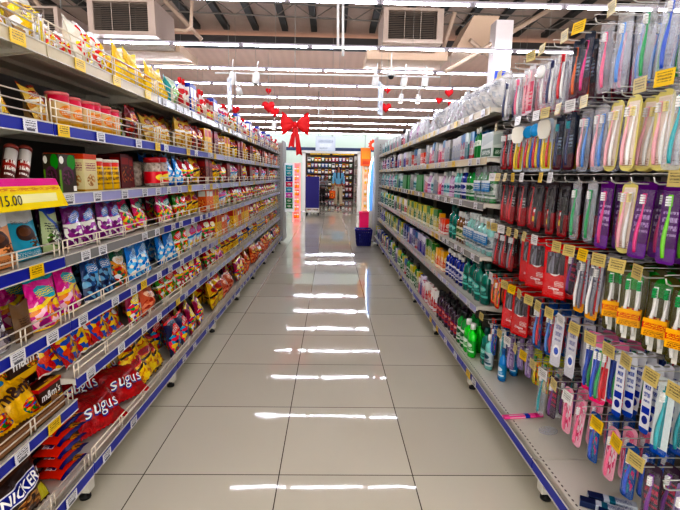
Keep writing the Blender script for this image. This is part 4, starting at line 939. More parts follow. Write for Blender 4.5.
pack('pcardb', 'purple_toothbrush_pack', 'purple card pack with blue toothbrush grip', .06, .24, purc, [(0, 'blue', 'white')])
pack('pcardm', 'purple_toothbrush_pack', 'purple card pack with magenta toothbrush grip', .06, .24, purc, [(0, 'magenta', 'white')])
smile = MB(); sp = [(.024*math.sin(a), -.0035, -.115 - .016*math.cos(a)) for a in [(-1.25 + 2.5*i/10) for i in range(11)]]
smile.tube(sp, [.001+.003*math.sin(PI*i/10) for i in range(11)], 6, sy=.3)
pack('red', 'red_twin_toothbrush_pack', 'red hanging toothbrush pack with white smile mark', .105, .235, redc, [(-.016, 'grey', 'grey'), (.014, 'black', 'grey')], extra=[('smile_mark', smile.mesh('smile_mark', [INKW])), ('lettering', text_mesh('Colgate', .016, INKW, None, 0, -.19, off=.003, bold=.02))])
# the brushes of the red pack show only in the window
for q in PK_['red'].parts[:2]:
    for me_ in [q[1]] + [z_[1] for z_ in q[2]]: me_.transform(Matrix.Translation((0, 0, -.012)) @ Matrix.Diagonal((1, 1, .52, 1)))
pack('inter', 'interdental_brush_pack', 'dark interdental brush pack with green top and yellow label', .075, .235, intc, [(-.016, 'white', 'green'), (.016, 'white', 'green')])
lblm = MB().box(-.033, .033, -.024, -.0235, -.185, -.13).mesh('yellow_label', [design('yl', (240, 180, 24), [('r', .5, .6, .5, .16, (200, 30, 30)), ('t', .5, .6, .45, .14, (250, 220, 60)), ('t', .5, .2, .4, .15, (120, 40, 20))], bump=0)])
PK_['inter'].parts.append(('yellow_label', lblm))
pack('gy', 'grey_toothbrush_pack', 'grey and white toothbrush pack with yellow foot', .055, .235, gyc, [(-.01, 'white', 'grey'), (.012, 'grey', 'white')])
pack('wstick', 'white_toothbrush_sleeve', 'white toothbrush sleeve with blue print', .036, .225, whitec, [], blister=False)
pack('wsil', 'silver_toothbrush_sleeve', 'white and silver toothbrush sleeve', .05, .23, cd_('sil', (206, 206, 214), [('e', .5, .3, .34, .12, (236, 236, 240)), ('e', .5, .3, .22, .07, (60, 90, 180)), ('t', .5, .7, .3, .2, (120, 120, 160))]), [], blister=True)
pack('tealw', 'teal_toothbrush_pack', 'white pack with teal toothbrush stripe', .05, .235, tealc, [(0, 'teal', 'white')])
pack('mixp', 'family_toothbrush_pack', 'white pack with blue, red and green toothbrushes', .06, .235, mixc, [(-.016, 'blue', 'white'), (0, 'green', 'white'), (.016, 'red', 'white')])
pack('bluered', 'red_and_blue_toothbrush_pack', 'blue and red toothbrush pack', .055, .22, bluep, [(-.01, 'sky', 'white'), (.012, 'red', 'white')])
pack('baby', 'baby_toothbrush_pack', 'pink and white baby toothbrush pack', .05, .2, babyc, [(0, 'pink', 'white')], r=.018)
pack('bpk', 'small_blue_toothbrush_pack', 'small blue and pink toothbrush pack', .045, .19, bluep, [(0, 'blue', 'white')])
pack('yg', 'small_green_toothbrush_pack', 'small yellow green toothbrush pack', .05, .18, ygc, [(0, 'yellow', 'green')])
pack('lil', 'lilac_toothbrush_pack', 'lilac grey toothbrush pack', .05, .19, lilc, [(0, 'lilac', 'white')])
pack('orr', 'small_kids_toothbrush_pack', 'small orange and green kids toothbrush pack', .045, .18, orc, [(0, 'orange', 'white')])
pack('dkp', 'dark_purple_toothbrush_pack', 'dark purple toothbrush pack', .05, .19, cd_('dkp', (60, 40, 60), [('t', .5, .5, .4, .2, (190, 60, 90))]), [(0, 'purple', 'white')])
LAY = {
 5: 'mag blue mag blue green sky pinkb bmag borg rw nw pad pink pink pinkw nw',
 4: 'pinkb teal teal cream cream cream wb wb dark dark mitten kid kid mitten redgrey redgrey',
 3: 'pcard pcardb pcard pcardm cream pcardm tw tw brs brs brs br br br br br',
 2: 'inter inter inter inter inter gy gy dkp red - red red - redgrey redgrey redgrey',
 1: 'tealw tealw wstick wstick mixp mixp wsil wsil bluered bluered - red red - orr orr',
 0: 'lil dkp bpk baby bpk baby baby dkp teal yg yg lil lil tealw bpk orr',
}
hr = random.Random(5)
for r_, z in enumerate(HZ):
    keys = LAY[r_].split()
    for c, key in enumerate(keys):
        Y = 1.09 + c*.1
        k = 0 if Y < 1.65 else 1
        bay = bays['R', k]
        ho = link('hook', HOOK, bay, (HX - RXF, Y - (Y0 + k), z))
        tcol = hr.choice(['pale', 'pale', 'pale', 'yellow', 'white'])
        if r_ == 2 and c in (10, 11, 12): tcol = 'pale'
        if hr.random() < (.85 if r_ < 2 else .66) and not (r_ == 0 and c < 1):
            link('price_ticket', TK[tcol], ho, (-.014, hr.uniform(-.008, .008), .026), (hr.uniform(-.15, .05), 0, -PI/2 + hr.uniform(-.2, .25)))
        if key == '-': continue
        p = PK_[key]
        n = hr.choice([4, 5, 5]) if p.w < .08 else 4
        if r_ == 0: n = 3
        sp_ = .058 if p.parts else .03
        x = HX + .035 + hr.uniform(0, .03) + (.06 if r_ == 0 and c in (9, 10, 11) else 0)
        for i in range(n):
            pt = i < 3
            spawn(p, (x, Y + hr.uniform(-.004, .004), z + .006), (hr.uniform(-.03, .03), hr.uniform(-.05, .05), (-1.0 if key in ('red', 'inter', 'mitten', 'kid', 'mixp') else -1.3) + hr.uniform(-.14, .14)),
                  f"{p.look}, {ORD[i]} along {ORD[c]} hook, {HROW[r_]} row", f'{p.cat}s on the {HROW[r_]} hook row', True)
            x += sp_ + hr.uniform(-.006, .01)
for k in (0, 1):
    for z in HZ:
        link('hook_bar', MB().box(.392, .402, .0, .995, z-.012, z+.012).mesh('hook_bar', [GREY]), bays['R', k], (HX-RXF, 0, 0))
# packs that have dropped on the perforated base shelf
def lay(key, px, Y, rz, label, z=.206):
    spawn(PK_[key], (px, Y, z), (PI/2*-1, 0, rz), label, None)
pencil = MB().box(-.10, .10, -.012, .012, 0, .012).mesh('pink_toothbrush_case', [design('pinkcase', (236, 120, 170), [('r', .6, .5, .06, .5, (30, 60, 170)), ('r', .9, .5, .1, .5, (206, 60, 130)), ('r', .35, .5, .2, .1, W_)], bump=0)], .002)
tag(link('toothbrush_case', pencil, None, (.93, 1.97, .202), (0, 0, .12)), 'long pink toothbrush case lying across the perforated base shelf', 'toothbrush case')
padb = MB().prism([(.03*math.cos(a)*1.5, .03*math.sin(a)) for a in [2*PI*i/16 for i in range(16)]], 0, .006).mesh('white_blister_pad', [PK_['pad'].mesh.materials[0], ])
tag(link('blister_pack', padb, None, (.99, 1.84, .208), (-PI/2+PI, 0, .2)), 'small clear oval blister pack lying by the pink toothbrush case', 'blister pack')
tp = design('navy mint box', (200, 206, 214), [('r', .16, .5, .16, .5, (20, 40, 80)), ('r', .5, .5, .06, .5, (30, 110, 130)), ('t', .7, .5, .2, .3, (40, 60, 120))], bump=0)
for i, (x_, y_, a_) in enumerate(((.955, 1.36, -.5), (1.0, 1.39, -.42), (.985, 1.30, -.6))):
    tag(link('travel_toothpaste', MB().box(-.075, .075, -.016, .016, 0, .022).mesh('travel_toothpaste', [tp], .002), None, (x_, y_, .202 + .0*i), (0, 0, a_)), ['slim navy and white toothpaste box lying frontmost on the base shelf', 'slim navy and white toothpaste box lying behind two others', 'slim navy and white toothpaste box nearest the camera on the base shelf'][i], 'toothpaste box', 'toothpaste boxes lying on the base shelf')

# ------------------------------------------------------------------ beyond the aisle
pale = plain('pale partition', (206, 222, 208), .55); navym = plain('navy stripe', (24, 50, 90), .4)
WY = 17.0
xl, xr = at(304, 180, WY).x, at(359, 180, WY).x
zt, zs, zo = at(330, 134, WY).z, at(330, 150.5, WY).z, at(330, 152, WY).z
pj = plain('pale partition joint', (120, 130, 122), .5)
mb = MB().box(-13.9, xl, WY, WY+.12, 0, zt).box(xr, 13.9, WY, WY+.12, 0, zt).box(xl, xr, WY, WY+.12, zo, zt)
for i in range(-10, 11): mb.box(i*1.22-.008, i*1.22+.008, WY-.004, WY, zs+.1, zt, mat=1)
tag(link('wall_front', mb.mesh('wall_front', [pale, pj])), kind='structure')
tag(link('trim_1', MB().box(-13.9, 13.9, WY-.03, WY-.005, zs-.02, zs+.1).mesh('trim_1', [navym])), kind='structure')
wf = plain('white door frame', (226, 224, 220), .4)
tag(link('door_1', MB().box(xl-.06, xl+.05, WY-.05, WY+.15, 0, zo).box(xr-.05, xr+.06, WY-.05, WY+.15, 0, zo).box(xl-.06, xr+.06, WY-.05, WY+.15, zo-.05, zo+.04).mesh('door_1', [wf])), kind='structure')
# store room behind the opening
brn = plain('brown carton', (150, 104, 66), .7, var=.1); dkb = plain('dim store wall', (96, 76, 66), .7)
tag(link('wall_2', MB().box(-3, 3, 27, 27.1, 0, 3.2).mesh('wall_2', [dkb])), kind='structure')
far_goods = [design('goods '+str(i), c, [('r', .5, .7, .4, .15, a), ('e', .5, .35, .3, .2, W_)], bump=0) for i, (c, a) in enumerate([((190, 50, 60), W_), ((90, 70, 60), (220, 180, 90)), ((40, 90, 150), W_), ((226, 190, 90), R_), ((170, 80, 110), W_), ((60, 110, 70), W_), ((226, 220, 210), (60, 60, 80)), ((120, 50, 40), (236, 200, 120))])]
gmesh = [MB().box(-.09, .09, -.07, .07, 0, .24).mesh('carton', [m_]) for m_ in far_goods]
def far_shelf(x, y, rz, L, h, lv, label, tint=WHITE, dens=.2):
    e = link('store_shelf', None, None, (x, y, 0), (0, 0, rz)); tag(e, label, 'shelving', 'store shelving beyond the opening')
    link('frame', MB().box(-L/2, -L/2+.04, 0, .4, 0, h).box(L/2-.04, L/2, 0, .4, 0, h).box(-L/2, L/2, .38, .4, .1, h).mesh('frame', [tint]), e)
    for i in range(lv):
        z = .12 + i*(h-.15)/lv
        link('shelf', MB().box(-L/2+.04, L/2-.04, 0, .38, z-.03, z).mesh('shelf', [tint]), e)
        n = int((L-.1)/dens)
        for j in range(n):
            gx = -L/2+.05+dens*(j+.5)
            M_ = Matrix.Rotation(rz, 4, 'Z') @ Vector((gx, .12, z+.001)); 
            tag(link('goods_box', rnd.choice(gmesh), None, (x+M_.x, y+M_.y, M_.z), (0, 0, rz)), f'small box of goods, {ORD[j]} on {ORD[i]} level, {label.split(chr(32))[0]} store room shelf', 'box', 'boxes of goods in the store room')
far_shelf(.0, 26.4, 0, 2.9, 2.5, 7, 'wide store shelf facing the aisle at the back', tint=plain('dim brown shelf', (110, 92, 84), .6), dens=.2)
far_shelf(at(309, 180, 19).x-.35, 19.4, PI/2, 2.4, 2.3, 5, 'white shelf on the trolley side of the store room', dens=.3)
far_shelf(at(353, 180, 21.5).x+.1, 21.5, -PI/2, 2.6, 2.3, 5, 'tall shelf beside the woman in pale blue', dens=.3)
for i, (px, w_, h_) in enumerate(((315, .7, .4), (326, .5, .3), (341, .9, .4), (352, .5, .35))):
    a = at(px, 160, 24.5); m_ = MB().box(-w_/2, w_/2*.8, -.25, .25, 0, h_).box(-.03, .03, -.252, .252, 0, h_+.002, mat=1)
    o = link('cardboard_box', m_.mesh('cardboard_box', [brn, plain('tape', (190, 160, 110), .4)]), None, (a.x, 26.6, 2.503)); tag(o, ['wide brown carton on top of the back shelf, first of four', 'small brown carton on top of the back shelf, second of four', 'widest brown carton on top of the back shelf, third of four', 'brown carton on top of the back shelf, last of four'][i], 'box', 'brown cartons on the store room shelf')
# hanging notice
sg = design('notice print', (196, 206, 216), [('r', .5, .5, .46, .44, (206, 214, 222)), ('t', .5, .66, .38, .1, (120, 140, 160)), ('t', .5, .38, .3, .12, (236, 240, 244)), ('t', .4, .2, .2, .05, (110, 130, 150))], bump=0, rough=.3)
a, b = at(315.5, 151, 16.2), at(335.5, 136.5, 16.2)
sgn = link('hanging_sign', MB().box(0, b.x-a.x, 0, .03, 0, b.z-a.z).mesh('hanging_sign', [sg]), None, (a.x, 16.2, a.z)); tag(sgn, 'large pale blue white notice board hanging above the store room opening', 'sign')
link('hanger', MB().tube([(.1, .015, b.z-a.z), (.1, .015, 2.0)], .01).tube([(b.x-a.x-.1, .015, b.z-a.z), (b.x-a.x-.1, .015, 2.0)], .01).mesh('hanger', [GREY]), sgn)
# pink glowing display stands at the left of the far aisle
def stand(px0, px1, pyb, Y, topy, cols, label, glow, levels, name='display_stand'):
    a, b = at(px0, pyb, Y), at(px1, pyb, Y); h = at((px0+px1)/2, topy, Y).z; w_ = b.x-a.x
    e = link(name, None, None, ((a.x+b.x)/2, Y, 0)); tag(e, label, 'display stand')
    link('frame', MB().box(-w_/2, -w_/2+.03, 0, .35, 0, h).box(w_/2-.03, w_/2, 0, .35, 0, h).box(-w_/2, w_/2, .33, .35, 0, h).box(-w_/2, w_/2, 0, .35, h-.03, h).mesh('frame', [glow]), e)
    for i in range(levels):
        z = .1 + i*(h-.15)/levels
        link('shelf', MB().box(-w_/2+.03, w_/2-.03, 0, .33, z-.02, z).mesh('shelf', [glow]), e)
        n = max(2, int(w_/.12)); bw = min(.05, w_/n*.42-.012/n); dh = (h-.15)/levels
        for j in range(n):
            c = cols[(i+j) % len(cols)] if len(cols) > 2 else cols[j % len(cols)]
            m_ = MB().box(-bw, bw, -.04, .04, 0, dh*.72).mesh('boxed_goods', [design(f'stand {c}', c, [('r', .5, .7, .4, .14, W_), ('e', .5, .35, .3, .16, (240, 200, 90))], bump=0, vary=.1)])
            tag(link('boxed_goods', m_, None, ((a.x+b.x)/2 - w_/2 + .034 + (w_-.068)*(j+.5)/n, Y+.1, z+.001)), f'small display box, {ORD[j]} on {ORD[i]} level of the {label.split(chr(32))[0]} lit stand', 'box', 'small boxes on the display stands')
    return e
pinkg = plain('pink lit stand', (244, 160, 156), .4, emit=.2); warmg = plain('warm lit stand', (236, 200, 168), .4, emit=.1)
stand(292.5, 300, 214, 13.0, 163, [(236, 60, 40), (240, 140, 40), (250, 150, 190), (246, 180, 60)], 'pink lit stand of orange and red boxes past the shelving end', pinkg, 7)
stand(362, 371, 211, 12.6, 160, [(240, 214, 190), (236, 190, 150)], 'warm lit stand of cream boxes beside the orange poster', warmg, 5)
# orange and yellow header of that stand
a = at(360.5, 166, 12.5); b = at(371, 148, 12.5)
op = design('orange poster', (246, 110, 30), [('r', .5, .62, .4, .22, (250, 196, 20)), ('r', .55, .2, .34, .1, (236, 50, 20)), ('g', .5, .5, .6, .5, (250, 150, 40))], bump=0)
tag(link('header_sign', MB().box(0, b.x-a.x, 0, .03, 0, b.z-a.z).mesh('header_poster', [op]), None, (a.x, 12.5, a.z)), 'orange and yellow header poster above the cream boxes', 'poster')
c = at(374, 145, 12.2); gp = []
for i in range(24):
    r_ = .16 if i % 2 else .12; gp.append((r_*math.cos(2*PI*i/24), r_*math.sin(2*PI*i/24)))
ringm = MB(); n_ = 24; bb = 0
ringm.v = [(x_, 0, z_) for x_, z_ in gp] + [(.06*math.cos(2*PI*i/24), 0, .06*math.sin(2*PI*i/24)) for i in range(24)] + [(x_, .02, z_) for x_, z_ in gp] + [(.06*math.cos(2*PI*i/24), .02, .06*math.sin(2*PI*i/24)) for i in range(24)]
for i in range(24):
    j = (i+1) % 24
    ringm.face((i, j, 24+j, 24+i)); ringm.face((48+i, 72+i, 72+j, 48+j)); ringm.face((i, 48+i, 48+j, j)); ringm.face((24+i, 24+j, 72+j, 72+i))
tag(link('hanging_sun_cutout', ringm.mesh('sun_cutout', [plain('orange card', (246, 80, 30), .5)]), None, c), 'orange sun shaped paper ring above the orange header poster', 'decoration')
# clip strip of coloured packs at the left end
a = at(289, 163, 8.9); zb = at(289, 212, 8.9).z
e = link('hanging_strip', None, None, (a.x, 8.95, 0)); tag(e, 'white hanging strip of small turquoise and pink packs at the shelving end', 'display strip')
link('backing', MB().box(-.1, .1, 0, .02, zb, a.z).mesh('backing', [plain('white strip', (230, 232, 236), .4, emit=.1)]), e)
cols = [(60, 180, 190), (60, 170, 180), (30, 80, 150), (230, 90, 120), (60, 170, 200), (220, 110, 190), (20, 140, 70), (20, 130, 60)]
for i, c_ in enumerate(cols):
    z = a.z - .06 - i*(a.z-zb-.1)/8
    pm = bag('sachet', 'sachet', .14, .1, .03, design(f'sachet {i}', c_, [('e', .5, .5, .3, .2, W_), ('t', .5, .5, .24, .1, c_)], bump=.2), '', 'pillow', i)
    o = link('hanging_sachet', pm.mesh, None, (a.x, 8.92, z-.08), (0, 0, 0)); tag(o, f'small coloured sachet, {ORD[i]} from the top of the hanging strip', 'sachet', 'sachets on the hanging strip')
pb = MB().prism([(.16*math.cos(2*PI*i/16), .2*math.sin(2*PI*i/16)) for i in range(16)], 0, .03)
# blue lit arched stand at the right end
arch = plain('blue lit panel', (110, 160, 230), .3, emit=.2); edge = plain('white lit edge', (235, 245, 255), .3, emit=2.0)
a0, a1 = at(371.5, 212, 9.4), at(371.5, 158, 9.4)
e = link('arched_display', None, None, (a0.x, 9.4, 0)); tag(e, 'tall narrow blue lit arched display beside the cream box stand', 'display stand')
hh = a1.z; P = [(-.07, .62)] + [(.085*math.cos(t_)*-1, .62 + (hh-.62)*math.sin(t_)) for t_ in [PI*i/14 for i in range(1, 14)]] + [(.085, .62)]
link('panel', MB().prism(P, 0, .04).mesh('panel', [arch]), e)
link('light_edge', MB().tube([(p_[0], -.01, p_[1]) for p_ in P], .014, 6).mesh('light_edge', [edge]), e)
link('post', MB().box(-.05, .05, .01, .05, 0, .64).box(-.09, .09, -.1, .15, 0, .02).mesh('post', [WHITE]), e)
# magenta carton and blue basket
magm = design('magenta carton', (232, 10, 110), [('r', .85, .5, .14, .09, (250, 200, 226)), ('r', .5, .06, .5, .06, (200, 20, 60))], bump=0, rough=.4)
a, b = at(359.5, 229, 10.9), at(373, 229, 10.9); h_ = at(366, 212.5, 10.9).z
o = link('magenta_box', MB().box(0, b.x-a.x, 0, .3, 0, h_).mesh('magenta_box', [magm], .006), None, (a.x, 10.9, 0.001)); tag(o, 'bright magenta carton on the floor behind the blue basket', 'box')
link('lid', MB().box(-.01, b.x-a.x+.01, -.01, .31, h_-.05, h_+.01).mesh('lid', [plain('magenta lid', (206, 20, 90), .4)]), o)
a, b = at(356, 246, 8.55), at(371.5, 246, 8.55); w1 = (b.x-a.x)
bm_ = plain('blue basket plastic', (24, 26, 130), .35)
def basket(x, y):
    e = link('shopping_basket', None, None, (x, y, 0)); tag(e, 'dark blue plastic shopping basket standing on the floor by the shelving end', 'basket')
    mb = MB(); wt, wb, d_, h_ = w1/2, w1/2*.82, .2, .3; t_ = .008
    def ring(z, k): return [(-wb-(wt-wb)*k, -d_*(.85+.15*k), z), (wb+(wt-wb)*k, -d_*(.85+.15*k), z), (wb+(wt-wb)*k, d_*(.85+.15*k), z), (-wb-(wt-wb)*k, d_*(.85+.15*k), z)]
    mb.v += [(0, 0, 0)]*0
    n = 7
    for s_ in range(4):
        A0, A1 = ring(.01, 0)[s_], ring(.01, 0)[(s_+1) % 4]; B0, B1 = ring(h_, 1)[s_], ring(h_, 1)[(s_+1) % 4]
        for q in range(n+1):
            f = q/n; p0 = tuple(A0[i]+(A1[i]-A0[i])*f for i in range(3)); p1 = tuple(B0[i]+(B1[i]-B0[i])*f for i in range(3)); mb.tube([p0, p1], .013, 5)
        for zz_ in (.02, .1, .18, .24):
            k_ = zz_/h_; r0, r1 = ring(zz_, k_)[s_], ring(zz_, k_)[(s_+1) % 4]; mb.tube([r0, r1], .012, 5)
    mb.box(-wb, wb, -d_*.85, d_*.85, .001, .012)
    link('body', mb.mesh('body', [bm_]), e)
    rm = MB()
    for s_ in range(4):
        rm.tube([ring(h_, 1)[s_], ring(h_, 1)[(s_+1) % 4]], .018, 6)
    link('rim', rm.mesh('rim', [bm_]), e)
    link('handle', MB().tube([(-wt, 0, h_), (-wt*.9, -.1, h_+.03), (wt*.9, -.1, h_+.03), (wt, 0, h_)], .009, 6).mesh('handle', [plain('basket handle', (30, 34, 150), .35)]), e)
    link('side_panel', MB().box(-wb*.95, wb*.95, -d_*.9, -d_*.87, .03, .26).mesh('side_panel', [design('basket mark', (22, 24, 120), [('r', .25, .3, .1, .1, (150, 160, 230)), ('r', .18, .7, .06, .2, (120, 130, 220))], bump=0)]), e)
basket((a.x+b.x)/2, 8.75)
# roll trolley with blue panel
a, b = at(305.5, 213, 15.0), at(319, 213, 15.0); zb, zt2 = at(312, 209, 15.0).z, at(312, 176.5, 15.0).z; w_ = b.x-a.x
e = link('roll_trolley', None, None, ((a.x+b.x)/2, 15.0, 0)); tag(e, 'tall dark blue panelled roll trolley parked in front of the opening', 'trolley')
link('panel', MB().box(-w_/2, w_/2, 0, .03, zb, zt2).mesh('panel', [plain('dark blue panel', (28, 22, 110), .5)], .004), e)
fm_ = MB()
for x_ in (-w_/2+.02, w_/2-.02):
    for y_ in (.04, .55): fm_.tube([(x_, y_, .12), (x_, y_, zt2+.02)], .014, 6)
    fm_.tube([(x_, .04, .13), (x_, .55, .13)], .014, 6); fm_.tube([(x_, .04, zt2), (x_, .55, zt2)], .014, 6)
for z_ in (.13, .25): fm_.tube([(-w_/2, -.01, z_), (w_/2, -.01, z_)], .016, 6)
fm_.box(-w_/2, w_/2, 0, .56, .12, .14)
link('frame', fm_.mesh('frame', [WHITE]), e)
for x_ in (-w_/2+.03, w_/2-.03):
    for y_ in (.05, .5):
        wh = MB().lathe([(.02, -.014), (.055, -.014), (.06, 0), (.055, .014), (.02, .014)], 14); me_ = wh.mesh('wheel', [BLACK]); me_.transform(Matrix.Translation((x_, y_, .061)) @ Matrix.Rotation(PI/2, 4, 'Y')); link('wheel', me_, e)
# people ----------------------------------------------------------
def skin(name, chain, mat, parent, sub=1):
    """chain: list of (name, parent index, position, radius)"""
    me = bpy.data.meshes.new(name); me.from_pydata([c[1] for c in chain], [(i, c[0]) for i, c in enumerate(chain) if c[0] is not None], [])
    o = link(name, me, parent); o.modifiers.new('skin', 'SKIN'); 
    if not me.skin_vertices: me.skin_vertices.new()
    for i, c in enumerate(chain):
        r_ = c[2]; me.skin_vertices[0].data[i].radius = (r_, r_) if isinstance(r_, (int, float)) else r_
    me.skin_vertices[0].data[0].use_root = True
    sb = o.modifiers.new('sub', 'SUBSURF'); sb.levels = sub; sb.render_levels = sub
    me.materials.append(mat)
    return o
SKINM = plain('skin', (176, 124, 98), .5)
def person(loc, hgt, rz, label, shirt, trousers, hairlong=True, stoop=0.0, armbag=True):
    e = link('person', None, None, loc, (0, 0, rz)); tag(e, label, 'person'); s = hgt/1.65
    fwd = lambda z: -stoop*max(0, z-.9)*.9
    def P(x, y, z):
        zz_ = z if z < .9 else .9 + (z-.9)*(1-stoop*.25)
        return (x*s, (y+fwd(z))*s, zz_*s)
    ch = [(None, P(0, 0, .92), (.12*s, .085*s)), (0, P(0, 0, 1.12), (.105*s, .075*s)), (1, P(0, 0, 1.3), (.12*s, .08*s)), (2, P(0, 0, 1.41), .05*s), (3, P(0, -.01, 1.48), .05*s), (4, P(0, -.015, 1.55), (.068*s, .085*s)), (5, P(0, -.01, 1.62), .05*s)]
    for sd in (-1, 1):
        b0 = len(ch)
        ch += [(2, P(sd*.15, 0, 1.34), .05*s), (b0, P(sd*.2, .01, 1.12), .04*s), (b0+1, P(sd*.22, -.05, .9), .03*s), (b0+2, P(sd*.225, -.08, .84), .024*s)]
        hb = len(ch)-1
        for q, (dx_, L_) in enumerate(((-.022, .06), (-.008, .075), (.006, .07), (.02, .055))):
            ch += [(hb, P(sd*.225+dx_, -.085, .80), .0085), (len(ch), P(sd*.225+dx_, -.095, .80-L_*.6), .008), (len(ch)+1, P(sd*.225+dx_, -.085, .80-L_), .007)]
        ch += [(hb, P(sd*.2, -.11, .82), .009), (len(ch), P(sd*.19, -.12, .78), .008)]
        b1 = len(ch)
        ch += [(0, P(sd*.085, 0, .84), .085*s), (b1, P(sd*.095, -.01, .48), .055*s), (b1+1, P(sd*.1, .02, .1), .036*s), (b1+2, P(sd*.105, -.05, .045), .034*s), (b1+3, P(sd*.11, -.13, .03), .025*s)]
    skin('body', ch, SKINM, e)
    tr = [(None, P(0, 0, .93), (.135*s, .1*s))]
    for sd in (-1, 1):
        b1 = len(tr); tr += [(0, P(sd*.09, 0, .82), .1*s), (b1, P(sd*.1, -.01, .48), .085*s), (b1+1, P(sd*.105, .015, .12), .08*s)]
    skin('trousers', tr, trousers, e)
    st = [(None, P(0, 0, .86), (.16*s, .115*s)), (0, P(0, 0, 1.1), (.135*s, .1*s)), (1, P(0, 0, 1.3), (.14*s, .095*s)), (2, P(0, 0, 1.385), .07*s)]
    for sd in (-1, 1):
        b0 = len(st); st += [(2, P(sd*.16, 0, 1.335), .068*s), (b0, P(sd*.205, .01, 1.12), .062*s), (b0+1, P(sd*.222, -.04, .93), .052*s)]
    skin('shirt', st, shirt, e)
    hairm = plain('black hair', (20, 16, 16), .5)
    hr_ = [(None, P(0, .01, 1.64), (.075*s, .085*s)), (0, P(0, .055, 1.58), (.08*s, .06*s)), (1, P(0, .08, 1.45), (.08*s, .04*s))]
    if hairlong: hr_ += [(2, P(0, .09, 1.2), (.09*s, .03*s)), (0, P(-.07, -.03, 1.56), .024*s), (4, P(-.075, -.085, 1.36), .026*s), (5, P(-.07, -.1, 1.15), .02*s), (0, P(.07, -.03, 1.56), .024*s), (7, P(.075, -.085, 1.36), .026*s), (8, P(.07, -.1, 1.15), .02*s)]
    skin('hair', hr_, hairm, e)
    def blob(name, x, y, z, r_, m_):
        p0 = P(x, y, z); link(name, MB().lathe([(0, -r_), (r_*.8, -r_*.6), (r_, 0), (r_*.8, r_*.6), (0, r_)], 10, cx=p0[0], cy=p0[1], caps=False).mesh(name, [m_]), e).location = (0, 0, p0[2])
    for sd in (-1, 1):
        blob('eye', sd*.028, -.09, 1.56, .009, BLACK); blob('ear', sd*.075, 0, 1.55, .016, SKINM)
    blob('nose', 0, -.103, 1.535, .011, SKINM); blob('mouth', 0, -.092, 1.505, .012, plain('lips', (150, 70, 70), .5))
    shm = plain('dark shoe', (40, 32, 30), .5)
    for sd in (-1, 1):
        p0 = P(sd*.108, -.05, 0); link('shoe', MB().tube([(p0[0], p0[1]+.1, .04), (p0[0], p0[1]+.02, .05), (p0[0], p0[1]-.08, .035), (p0[0], p0[1]-.13, .028)], [.036, .042, .038, .022], 8).mesh('shoe', [shm]), e)
    return e
f = at(338, 207, 19.3)
hgt = at(338, 166, 19.3).z
person((f.x, 19.3, 0), hgt, .05, 'person with long dark hair in pale blue shirt and beige trousers standing in the opening', plain('pale blue cloth', (120, 176, 206), .8, bump=.2), plain('beige cloth', (196, 180, 156), .8, bump=.2))
bgm = bag('orange_bag', 'bag', .26, .34, .12, design('orange carrier', (226, 100, 20), [('c', .5, .5, .3, .3, [(226, 100, 20), (60, 40, 30), (240, 160, 40)])], bump=.3), '', 'pouch', 5)
hz = .73*hgt/1.65
o = link('carrier_bag', bgm.mesh, None, (f.x-.235*hgt/1.65-.0, 19.3-.1, hz-.385)); tag(o, 'small orange carrier bag hanging from the hand of the person in blue', 'bag')
link('handle', MB().tube([(-.05, 0, .33), (0, 0, .4), (.05, 0, .33)], .008, 6).mesh('handle', [plain('orange strap', (200, 90, 20), .5)]), o)
f2 = at(322, 203, 21.5)
person((f2.x, 21.5, 0), 1.42, .5, 'person in light grey top and dark trousers stooping beside the dark cart', plain('grey cloth', (170, 170, 174), .8), plain('dark cloth', (52, 46, 48), .8), hairlong=False, stoop=.7)
# dark cart next to the stooping person
e = link('shopping_cart', None, None, (f2.x+.0, 20.3, 0), (0, 0, .3)); tag(e, 'dark wire shopping cart standing beside the stooping person', 'cart')
mb = MB(); dkm = plain('dark cart wire', (70, 64, 66), .4, metal=.3)
for z_ in (.45, .6, .75, .9):
    mb.tube([(-.25, -.4, z_), (.25, -.4, z_), (.28, .4, z_), (-.28, .4, z_), (-.25, -.4, z_)], .01, 5)
for i in range(7):
    x_ = -.25+i*.083; mb.tube([(x_, -.4, .45), (x_, -.4, .9)], .006, 4); mb.tube([(x_*1.1, .4, .45), (x_*1.1, .4, .9)], .006, 4); mb.tube([(x_, -.4, .45), (x_*1.1, .4, .45)], .006, 4)
for sx in (-1, 1):
    mb.tube([(sx*.25, -.35, .45), (sx*.22, -.35, .12)], .012, 5); mb.tube([(sx*.27, .35, .9), (sx*.24, .35, .12)], .012, 5); mb.tube([(sx*.22, -.35, .14), (sx*.24, .35, .14)], .012, 5)
link('basket', mb.mesh('basket', [dkm]), e)
link('handle', MB().tube([(-.28, .48, 1.0), (.28, .48, 1.0)], .016, 6).tube([(-.27, .4, .9), (-.27, .48, 1.0)], .01, 5).tube([(.27, .4, .9), (.27, .48, 1.0)], .01, 5).mesh('handle', [plain('cart handle', (160, 40, 40), .4)]), e)
for sx in (-1, 1):
    for y_ in (-.33, .33):
        me_ = MB().lathe([(.02, -.012), (.055, -.012), (.058, 0), (.055, .012), (.02, .012)], 12).mesh('wheel', [BLACK]); me_.transform(Matrix.Translation((sx*.23, y_, .06)) @ Matrix.Rotation(PI/2, 4, 'Y')); link('wheel', me_, e)
